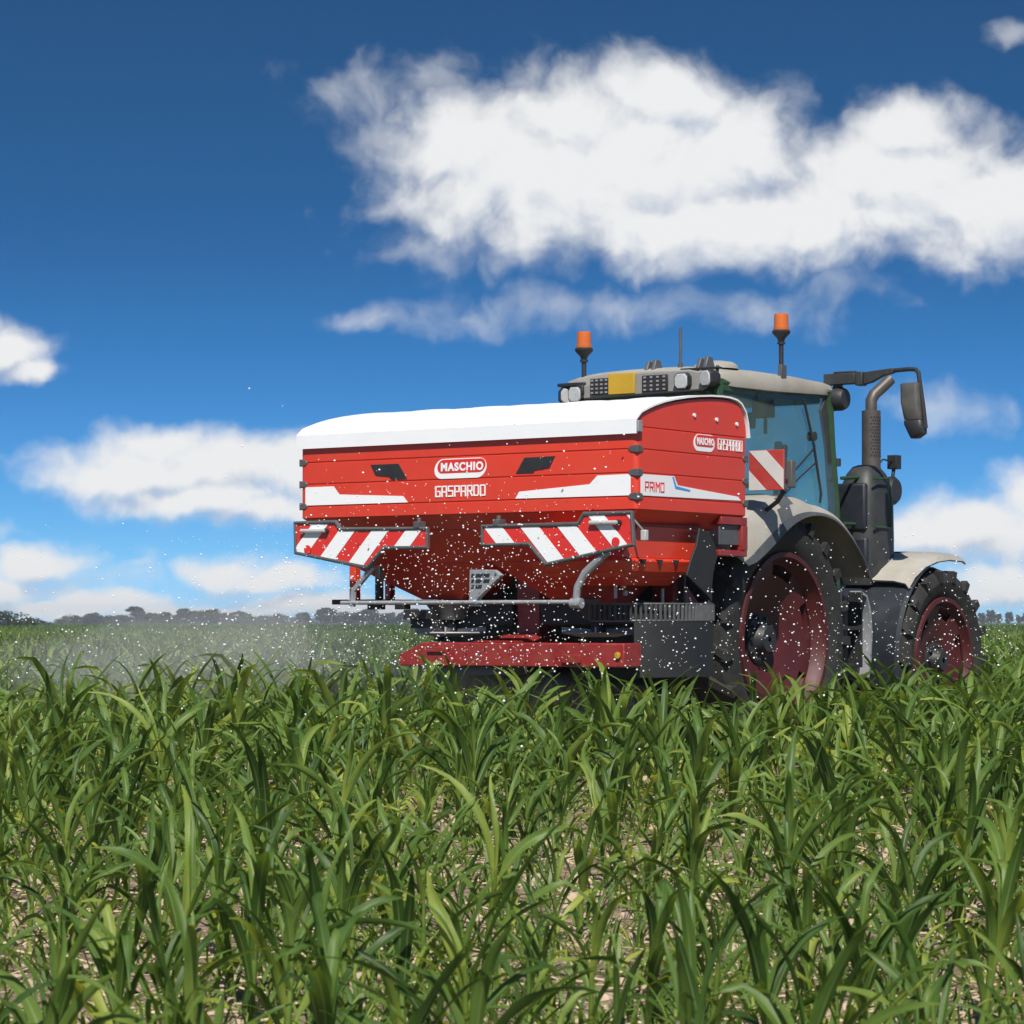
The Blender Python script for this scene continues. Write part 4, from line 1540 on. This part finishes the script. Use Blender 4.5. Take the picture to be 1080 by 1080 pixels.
# cab
VR, VL = .66, 2 * VC - .66
cab = sub('cab', tr)
fr = MB()
def bar(pts, r, n=8):
    fr.tube(pts, r, n)
for v in (VR, VL):
    s = 1 if v == VR else -1
    bar([(3.72, v + s * .0, 2.80), (3.78, v, 2.40), (3.86, v, 1.95), (3.88, v, 1.55), (3.85, v, 1.2)], [.045, .035, .03, .03, .03])
    bar([(2.26, v + s * .10, 2.80), (2.22, v + s * .08, 2.30), (2.22, v + s * .05, 1.75)], .045)
    bar([(2.26, v + s * .10, 2.78), (3.0, v + s * .02, 2.80), (3.72, v, 2.80)], .04)
    bar([(2.22, v + s * .04, 1.80), (2.9, v, 1.80), (3.3, v, 1.62), (3.5, v, 1.25), (3.85, v, 1.2)], .03)
bar([(2.26, VR + .1, 2.78), (2.26, VL - .1, 2.78)], .04)
bar([(3.72, VR, 2.80), (3.72, VL, 2.80)], .04)
bar([(2.22, VR + .05, 1.75), (2.22, VL - .05, 1.75)], .04)
fr.build('cab_frame', M_GREEN, cab)
MB().box((2.2, VR + .06, 1.20), (3.7, VL - .06, 1.70)).build('cab_floor', M_BLACK, cab, bevel=.02)
def pane(name, pts, th=.008):
    mb = MB()
    mb.add(pts, [tuple(range(len(pts)))])
    return mb.build(name, M_GLASS, cab, solid=th, smooth=0)
for v in (VR, VL):
    s = 1 if v == VR else -1
    pane('side_window', [(2.26, v + s * .09, 2.76), (3.70, v - s * .005, 2.79), (3.77, v - s * .01, 2.40), (3.85, v - s * .01, 1.95), (3.86, v - s * .01, 1.55), (3.5, v - s * .01, 1.27), (3.3, v - s * .01, 1.63), (2.9, v - s * .01, 1.81), (2.22, v + s * .05, 1.81)])
pane('rear_window', [(2.255, VR + .12, 2.75), (2.255, VL - .12, 2.75), (2.215, VL - .08, 1.80), (2.215, VR + .08, 1.80)])
pane('windscreen', [(3.74, VR + .02, 2.77), (3.74, VL - .02, 2.77), (3.87, VL - .02, 1.6), (3.87, VR + .02, 1.6)])
# grey strip behind the front pillar (door frame)
MB().prism([(3.60, 2.66), (3.70, 2.79), (3.78, 2.40), (3.86, 1.95), (3.87, 1.55), (3.74, 1.55), (3.75, 1.95), (3.68, 2.40)], 'v', VR - .012, VR + .012).build('door_frame', M_TOWER, cab, bevel=.004)
MB().cyl((3.83, VR - .03, 2.24), (3.83, VR - .03, 2.30), .026, n=10).build('door_hinge', M_BLACK, cab)
# seat, wheel, monitor
MB().box((2.75, 1.15, 1.72), (3.2, 1.65, 1.85)).hexa(ring(2.72, 2.84, 1.17, 1.63, 1.86), ring(2.62, 2.72, 1.2, 1.6, 2.42)).box((2.60, 1.27, 2.43), (2.69, 1.53, 2.58)).build('driver_seat', M_SEATS, cab, bevel=.03)
MB().lathe([(.20 + .018 * math.cos(t), .018 * math.sin(t)) for t in [i * math.pi / 4 for i in range(8)]], (3.42, 1.4, 2.10), 'z', 32, closed=True).cyl((3.42, 1.4, 2.10), (3.6, 1.4, 1.7), .03).build('steering_wheel', M_BLACK, cab)
MB().box((3.12, .80, 2.58), (3.17, .98, 2.745)).box((3.13, .86, 2.46), (3.16, .885, 2.58)).box((3.04, .92, 2.50), (3.09, 1.10, 2.62)).cyl((3.14, .9, 2.74), (3.14, .9, 2.80), .02).build('monitor', M_BLACK, cab, bevel=.01)
MB().box((2.9, .78, 1.80), (3.4, .95, 2.0)).box((2.55, .80, 1.95), (2.60, .86, 2.20)).box((2.68, .80, 1.95), (2.73, .86, 2.18)).hexa(ring(3.33, 3.37, .88, .92, 1.99), ring(3.36, 3.42, .87, .93, 2.42)).hexa(ring(3.42, 3.46, .88, .92, 1.99), ring(3.45, 3.50, .87, .93, 2.40)).build('armrest_console', M_BLACK, cab, bevel=.02)
MB().tube([(3.30, VR - .03, 2.72), (3.44, VR - .035, 2.40), (3.56, VR - .035, 2.02), (3.55, VR - .03, 1.95)], .012, 6).tube([(3.46, VR - .03, 2.36), (3.20, VR - .03, 2.20), (2.95, VR - .03, 2.05)], .008, 6).tube([(3.50, VR - .03, 2.26), (3.22, VR - .03, 2.12), (3.02, VR - .03, 2.0)], .007, 6).cyl((3.45, VR - .045, 2.45), (3.45, VR + .01, 2.45), .035, n=12).build('wiper', M_BLACK, cab)

# roof: shaped cap
roof = sub('roof', tr)
rf = MB()
def rsec(u, w, z0, z1, rise):
    n = 14
    pts = [(u, VC - w, z0), (u, VC - w - .012, z0 + (z1 - z0) * .45)]
    for i in range(n + 1):
        t = -1 + 2 * i / n
        pts.append((u, VC + t * w * .985, z1 - .012 + rise * (1 - abs(t) ** 3.2)))
    pts += [(u, VC + w + .012, z0 + (z1 - z0) * .45), (u, VC + w, z0)]
    return pts
SEC = [(2.13, .56, 2.80, 2.845, .045), (2.20, .63, 2.775, 2.86, .055), (2.40, .70, 2.755, 2.875, .065), (2.9, .76, 2.755, 2.885, .07), (3.3, .775, 2.765, 2.885, .068), (3.6, .775, 2.775, 2.88, .06), (3.74, .765, 2.78, 2.868, .05), (3.82, .74, 2.785, 2.848, .035), (3.86, .69, 2.795, 2.825, .02)]
secs_ = [rsec(*s) for s in SEC]
n_ = len(secs_[0])
for s in secs_:
    rf.v += [Vector(p) for p in s]
for a in range(len(secs_) - 1):
    rf.f += [(a * n_ + i, a * n_ + (i + 1) % n_, (a + 1) * n_ + (i + 1) % n_, (a + 1) * n_ + i) for i in range(n_)]
rf.f += [tuple(range(n_)), tuple(range((len(secs_) - 1) * n_, len(secs_) * n_))]
rf.build('roof_cap', M_DUSTY, roof, smooth=40)
MB().box((2.22, VR + .06, 2.715), (3.72, VL - .06, 2.764)).build('headlining', M_GREEN, roof, bevel=.01)
# rear face of the roof: panel, grilles, plate and lamps
MB().prism([(1.96, 2.70), (1.90, 2.78), (1.80, 2.80), (1.50, 2.86), (1.25, 2.872), (.90, 2.868), (.76, 2.84), (.72, 2.76), (.80, 2.715), (1.86, 2.695)], 'u', 2.085, 2.14).build('rear_panel', M_BGREY, roof, bevel=.01)
for va, vb in ((1.745, 1.58), (1.29, 1.07)):
    g = MB().box((2.07, vb, 2.722), (2.084, va, 2.842))
    gp = g.build('lamp_grille', M_BLACK, roof, bevel=.004)
    q = MB()
    nn = 4
    for i in range(nn):
        for k in range(4):
            cx = vb + (va - vb) * (i + .5) / nn
            cz = 2.722 + .12 * (k + .5) / 4
            q.box((2.064, cx - .010, cz - .007), (2.071, cx + .010, cz + .007))
    q.build('lamp_cell', M_BGREY, gp, smooth=0)
MB().box((2.055, 1.345, 2.715), (2.07, 1.575, 2.868)).build('yellow_plate', M_YELLOW, roof, bevel=.004)
MB().box((2.06, 1.80, 2.73), (2.084, 1.87, 2.80)).build('small_lamp', M_BLACK, roof, bevel=.01)
def worklamp(u, v, z, yaw, s=.058, parent=roof, ball=True):
    w = MB()
    a = R(yaw)
    d = Vector((-math.cos(a), -math.sin(a), -.08)).normalized()
    x = Vector((math.sin(a), -math.cos(a), 0))
    y = d.cross(x)
    c = Vector((u, v, z))
    def oct_(cc, ss):
        return [cc + x * ss * px_ + y * ss * py_ for px_, py_ in ((1, .55), (.6, 1), (-.6, 1), (-1, .55), (-1, -.55), (-.6, -1), (.6, -1), (1, -.55))]
    vs = oct_(c + d * .05, s * 1.05) + oct_(c, s * 1.05) + oct_(c - d * .07, s * .6)
    w.add(vs, [(i, (i + 1) % 8, (i + 1) % 8 + 8, i + 8) for i in range(8)] + [(i + 8, (i + 1) % 8 + 8, (i + 1) % 8 + 16, i + 16) for i in range(8)] + [tuple(range(8)), tuple(range(16, 24))])
    w.tube([c - d * .06, c - d * .07 + Vector((0, 0, .09))], .014, 6)
    h_ = w.build('work_lamp', M_BLACK, parent, bevel=.006)
    l_ = MB()
    vs = oct_(c + d * .0505, s * .92) + oct_(c + d * .058, s * .82)
    l_.add(vs, [(i, (i + 1) % 8, (i + 1) % 8 + 8, i + 8) for i in range(8)] + [tuple(range(8, 16))])
    l_.build('lens', M_LENS, h_)
    return h_
worklamp(2.10, 1.87, 2.735, 0)
worklamp(2.16, 2.02, 2.735, 50)
worklamp(2.08, .93, 2.785, 0)
worklamp(2.06, .70, 2.795, -18)
MB().box((2.1, 1.82, 2.80), (2.2, 2.06, 2.825)).box((2.1, .66, 2.865), (2.16, .98, 2.88)).build('lamp_bracket', M_BLACK, roof, bevel=.004)
MB().tube([(2.2, 2.0, 2.62), (2.2, 2.0, 2.76), (2.18, 1.9, 2.70), (2.2, 1.72, 2.70)], .02, 6).tube([(2.2, .82, 2.62), (2.2, .85, 2.72), (2.18, .84, 2.80)], .018, 6).build('lamp_cable', M_BLACK, roof)
for v in (1.29, .845):
    MB().prism([(2.16, 2.88), (2.30, 2.88), (2.26, 2.965), (2.20, 2.97)], 'v', v - .045, v - .015).prism([(2.16, 2.88), (2.30, 2.88), (2.26, 2.955), (2.20, 2.96)], 'v', v + .015, v + .045).build('roof_hook', M_GREY, roof, bevel=.006)
MB().lathe([(.0005, .062), (.07, .060), (.13, .05), (.165, .025), (.17, 0)], (2.55, .95, 2.905), 'z', 28).build('antenna_dome', M_DUSTY, roof)
MB().cyl((2.3, 1.10, 2.90), (2.3, 1.10, 3.20), .011, n=8).cyl((2.3, 1.10, 2.89), (2.3, 1.10, 2.94), .02, n=8).build('antenna', M_GREY, roof)
def beacon(u, v, z):
    b = sub('beacon', tr)
    k = 1.06
    MB().cyl((u, v, z), (u, v, z + .15 * k), .018, n=10).cyl((u, v, z + .15 * k), (u, v, z + .165 * k), .03, n=12).lathe([(.02, .16 * k), (.03, .19 * k), (.066, .225 * k), (.07, .24 * k), (.06, .25 * k), (.02, .25 * k)], (u, v, z), 'z', 24).build('beacon_foot', M_BLACK, b)
    MB().lathe([(.058, .25 * k), (.06, .268 * k), (.054, .27 * k), (.054, .345 * k), (.050, .362 * k), (.03, .366 * k), (.0005, .366 * k)], (u, v, z), 'z', 28).build('beacon_lens', M_ORANGE, b)
beacon(2.20, 1.885, 2.825)
beacon(3.02, .665, 2.955)
MB().box((2.98, .64, 2.82), (3.06, .672, 2.96)).build('beacon_bracket', M_GREY, roof, bevel=.004)

# warning board and lamp on the right fender
wb = MB().box((1.70, -.11, 1.955), (1.712, .17, 2.235)).build('warning_board', M_SIGNRED_WORN, tr, bevel=.003)
sq = [(-.107, 1.958), (.167, 1.958), (.167, 2.232), (-.107, 2.232)]
n45 = Vector((1, -1)).normalized()
ws = MB()
# stripes lean from upper left to lower right as seen from behind
mx_, mn_ = (.167 - 1.958) / 2 ** .5, (-.107 - 2.232) / 2 ** .5
for a, b in ((mn_ + .75 * (mx_ - mn_), mx_ + .01), (mn_ + .25 * (mx_ - mn_), mn_ + .5 * (mx_ - mn_))):
    p = clip_half(clip_half(sq, tuple(n45), a), tuple(-n45), -b)
    ws.prism(p, 'u', 1.6965, 1.701)
ws.build('white_stripe', M_WHITE_WORN, wb, smooth=0)
MB().box((1.72, -.16, 1.97), (1.78, -.112, 2.16)).build('tail_lamp', M_MIRROR, tr, bevel=.008)
MB().tube([(1.73, -.10, 1.96), (1.80, .0, 1.88), (2.0, .25, 1.80)], .016, 8).box((1.715, -.13, 2.0), (1.73, .15, 2.03)).build('board_bracket', M_BLACK, tr)

# exhaust tower in front of the cab door
tw = sub('exhaust_tower', tr)
t_ = MB()
lv = [(1.33, .92), (1.42, 1.0), (1.7, 1.0), (2.02, .97), (2.12, .88), (2.20, .72), (2.255, .50), (2.27, .30)]
ns = 28
cu0, cv0, ru, rv = 4.30, .63, .235, .175
for z, s in lv:
    for k in range(ns):
        a = 2 * math.pi * k / ns
        ca, sa = math.cos(a), math.sin(a)
        ex = 2 / 3.2
        t_.v.append(Vector((cu0 + ru * s * math.copysign(abs(ca) ** ex, ca), cv0 + rv * s * math.copysign(abs(sa) ** ex, sa), z)))
for i in range(len(lv) - 1):
    t_.f += [(i * ns + k, i * ns + (k + 1) % ns, (i + 1) * ns + (k + 1) % ns, (i + 1) * ns + k) for k in range(ns)]
t_.f += [tuple(range(ns)), tuple(range((len(lv) - 1) * ns, len(lv) * ns))]
t_.build('shroud', M_TOWER, tw, smooth=50)
MB().box((4.05, .51, 1.75), (4.11, .77, 2.12)).box((4.055, .50, 1.45), (4.11, .77, 1.70)).build('intake_panel', M_NAVY, tw, bevel=.02)
ex_c = (4.36, .62)
MB().cyl((*ex_c, 2.24), (*ex_c, 2.70), .074, n=36).build('heat_shield', M_EXH, tw)
hl = MB()
for i in range(13):
    for k in range(6):
        a = R(-152 + k * 17 + (8.5 if i % 2 else 0))
        d = Vector((math.cos(a), math.sin(a), 0))
        c = Vector((*ex_c, 2.345 + i * .025)) + d * .0738
        hl.cyl(c, c + d * .0015, .0088, n=8)
hl.build('shield_holes', M_BLACK, tw, smooth=0)
MB().tube([(*ex_c, 2.69), (ex_c[0], ex_c[1], 2.78), (ex_c[0] + .03, ex_c[1] - .01, 2.83), (ex_c[0] + .09, ex_c[1] - .05, 2.89), (ex_c[0] + .15, ex_c[1] - .09, 2.955)], .046, 20).build('tail_pipe', M_EXH, tw)
MB().cyl((3.87, .62, 2.15), (4.15, .60, 2.17), .014, n=8).cyl((3.88, .6, 1.80), (4.1, .6, 1.80), .014, n=8).tube([(4.08, .452, 2.15), (4.30, .44, 2.16), (4.36, .445, 2.0), (4.36, .447, 1.78), (4.1, .455, 1.78)], .010, 6).build('grab_rail', M_GREEN, tw)
sl2 = MB().box((4.55, .50, 2.25), (4.64, .58, 2.36)).tube([(4.59, .54, 2.26), (4.56, .54, 2.16)], .016, 6).tube([(4.36, .56, 2.27), (4.42, .55, 2.32), (4.56, .54, 2.31)], .008, 6)
sl2.build('front_lamp', M_BLACK, tw, bevel=.015)
MB().lathe([(.001, 0), (.09, 0), (.115, .03), (.11, .07), (.05, .11), (.001, .11)], (4.56, .50, 2.08), 'v', 24).build('horn', M_BLACK, tw)

# mirror on its arm
mi = sub('mirror', tr)
MB().box((3.73, .43, 2.86), (3.81, .70, 2.945)).box((3.735, .37, 2.845), (3.82, .4295, 2.95)).box((3.74, .44, 2.946), (3.80, .62, 2.96)).prism([(.369, 2.85), (.369, 2.945), (.12, 2.965), (.12, 2.925), (.20, 2.91), (.30, 2.865)], 'u', 3.755, 3.80).build('mirror_arm', M_TOWER, mi, bevel=.006)
MB().tube([(3.78, .14, 2.945), (3.78, .0, 2.95), (3.78, -.06, 2.945), (3.78, -.085, 2.92), (3.78, -.095, 2.85), (3.78, -.125, 2.66), (3.78, -.145, 2.50)], .017, 10).build('mirror_stay', M_BLACK, mi)
def shell(zs):
    m = MB()
    k = 16
    for z, a, b, d in zs:
        for i in range(k):
            t = 2 * math.pi * i / k
            ca, sa = math.cos(t), math.sin(t)
            m.v.append(Vector((3.78 + d * math.copysign(abs(ca) ** .5, ca), (a + b) / 2 + (b - a) / 2 * math.copysign(abs(sa) ** .5, sa), z)))
    for j in range(len(zs) - 1):
        m.f += [(j * k + i, j * k + (i + 1) % k, (j + 1) * k + (i + 1) % k, (j + 1) * k + i) for i in range(k)]
    m.f += [tuple(range(k)), tuple(range((len(zs) - 1) * k, len(zs) * k))]
    return m
shell([(2.845, -.085, .045, .03), (2.835, -.10, .055, .05), (2.70, -.11, .045, .07), (2.60, -.12, .025, .065), (2.565, -.12, .02, .05)]).build('mirror_housing', M_MIRROR, mi, smooth=50)
shell([(2.56, -.13, .025, .05), (2.53, -.14, .02, .06), (2.46, -.14, -.015, .055), (2.425, -.09, -.03, .035)]).build('wide_mirror', M_BLACK, mi, smooth=50)
# round lamp under the arm
MB().lathe([(.001, -.06), (.075, -.06), (.092, -.02), (.092, .05), (.05, .09), (.001, .09)], (3.80, .60, 2.755), 'v', 24).box((3.77, .58, 2.82), (3.83, .64, 2.862)).build('side_lamp', M_BLACK, tr, bevel=.006)

# tank, steps and panel between the wheels
MB().box((3.10, .44, .60), (4.02, 1.05, 1.30)).build('fuel_tank', M_NAVY, tr, bevel=.06, seg=3)
pn = MB()
pp = [(3.70, 1.27), (3.80, 1.24), (3.86, 1.12), (3.88, .95), (3.86, .75), (3.83, .62)]
for i in range(len(pp) - 1):
    pn.add([(pp[i][0], .36, pp[i][1]), (pp[i][0], .52, pp[i][1]), (pp[i + 1][0], .52, pp[i + 1][1]), (pp[i + 1][0], .36, pp[i + 1][1])], [(0, 1, 2, 3)])
pn.build('step_guard', M_PLATE, tr, solid=.02)
MB().box((3.3, .30, .70), (3.6, .42, .73)).box((3.3, .30, .98), (3.6, .42, 1.01)).box((3.28, .30, .70), (3.30, .42, 1.27)).box((3.60, .30, .70), (3.62, .42, 1.27)).build('step_ladder', M_BLACK, tr, bevel=.005)
MB().box((3.9, .8, .7), (4.15, 1.2, 1.33)).cyl((4.2, .70, 1.0), (4.2, .95, 1.0), .13, n=20).build('side_gear', M_BLACK, tr, bevel=.02)

# ------------------------------------------------------------------ flying granules
def granule_mesh(seed):
    import bmesh
    bm = bmesh.new()
    bmesh.ops.create_icosphere(bm, subdivisions=2, radius=1)
    r = random.Random(seed)
    for v in bm.verts:
        v.co *= r.uniform(.9, 1.1)
    me = bpy.data.meshes.new('granule')
    bm.to_mesh(me)
    bm.free()
    for p in me.polygons:
        p.use_smooth = True
    me.materials.append(M_GRAN)
    return me


gms = [granule_mesh(i) for i in range(4)]


def granule_spots(n):
    out = []
    while len(out) < n:
        k = rng.random()
        if k < .17:      # in front of the hopper and boards
            u = -.08 - abs(rng.normal()) * .5
            v = rng.uniform(-.2, 2.8)
            z = 1.25 + abs(rng.normal()) * .42
        elif k < .52:    # cloud thrown back from the discs, low around the machine
            u = -.25 - abs(rng.normal()) * 1.1
            v = rng.normal(.9, .95)
            z = .75 + abs(rng.normal()) * .42
        elif k < .76:    # to the right, in front of the wheels
            u = rng.uniform(-1.0, 4.6)
            v = -.2 - abs(rng.normal()) * .8
            z = .75 + abs(rng.normal()) * .42
        elif k < .94:    # far out to the left
            u = rng.uniform(-3, 2)
            v = 2.7 + abs(rng.normal()) * 2.0
            z = .65 + abs(rng.normal()) * .42
        else:            # falling between the plants
            u = rng.uniform(-5, 0)
            v = rng.uniform(-3, 4)
            z = rng.uniform(.3, .9)
        p = to_world(u, v, z)
        if p.y < 8 or z > 2.7 or abs(p.x) > .2 * p.y:
            continue
        out.append(p)
    return out


N_GR = 3600
spots = granule_spots(N_GR)
sizes = np.sort(.0021 + .0045 * rng.random(N_GR) ** 3.2)[::-1]
first = None
for i in range(300):
    if first is None:
        first = g = bpy.data.objects.new('fertiliser_granule', gms[0])
    else:
        g = first.copy()
        g.data = gms[i % 4]
    COL.objects.link(g)
    g.location = spots[i]
    g.scale = (sizes[i] * rng.uniform(.9, 1.2), sizes[i], sizes[i])
    tag(g, 'white fertiliser granule flying through the air around the red spreader', 'granule', 'white granules thrown out by the spreader')
V, Q, n = [], [], 0
gv = np.array([v.co for v in gms[0].vertices])
gf = np.array([p.vertices for p in gms[0].polygons])
mbv, mbf = [], []
for i in range(300, N_GR):
    mbv.append(gv * sizes[i] + np.array(spots[i]))
    mbf.append(gf + n)
    n += len(gv)
me = bpy.data.meshes.new('granule_spray')
me.from_pydata(np.concatenate(mbv).tolist(), [], np.concatenate(mbf).tolist())
me.materials.append(M_GRAN)
o = bpy.data.objects.new('granule_spray', me)
COL.objects.link(o)
tag(o, 'fine spray of the smaller white fertiliser granules in the air', 'granule spray', kind='stuff')

# dust drifting off to the left of the spreader
M_DUST = bpy.data.materials.new('fertiliser_dust')
M_DUST.use_nodes = True
dt_ = M_DUST.node_tree
dt_.nodes.remove(dt_.nodes['Principled BSDF'])
pv2 = dt_.nodes.new('ShaderNodeVolumePrincipled')
pv2.inputs['Color'].default_value = (.93, .93, .90, 1)
pv2.inputs['Density'].default_value = .060
dt_.links.new(pv2.outputs[0], dt_.nodes['Material Output'].inputs['Volume'])
import bmesh
for i, (u, v, z, a, b, c) in enumerate([(.3, 2.9, .70, 1.0, 1.1, .40), (.1, 3.9, .68, 1.2, 1.3, .46), (.9, 4.9, .72, 1.3, 1.2, .42), (-.3, 4.6, .55, .9, 1.1, .34), (1.6, 3.6, .80, 1.1, 1.3, .50), (2.2, 5.6, .75, 1.4, 1.5, .42), (.0, 1.2, .50, .7, 1.2, .24), (.3, 5.9, .60, 1.0, .9, .30), (1.0, 2.6, .95, .7, .8, .30)]):
    bm = bmesh.new()
    bmesh.ops.create_icosphere(bm, subdivisions=4, radius=1)
    for vv in bm.verts:
        s = 1 + .10 * math.sin(3 * vv.co.x + i) + .10 * math.sin(4 * vv.co.y + 2 * i)
        vv.co = Vector((vv.co.x * a * s, vv.co.y * b * s, vv.co.z * c * s))
    me = bpy.data.meshes.new('dust_cloud')
    bm.to_mesh(me)
    bm.free()
    me.materials.append(M_DUST)
    o = bpy.data.objects.new('dust_cloud', me)
    COL.objects.link(o)
    o.location = to_world(u, v, z)
    o.rotation_euler = (0, 0, HEAD)
    tag(o, 'pale fertiliser dust drifting left of the spreader', 'dust', kind='stuff')
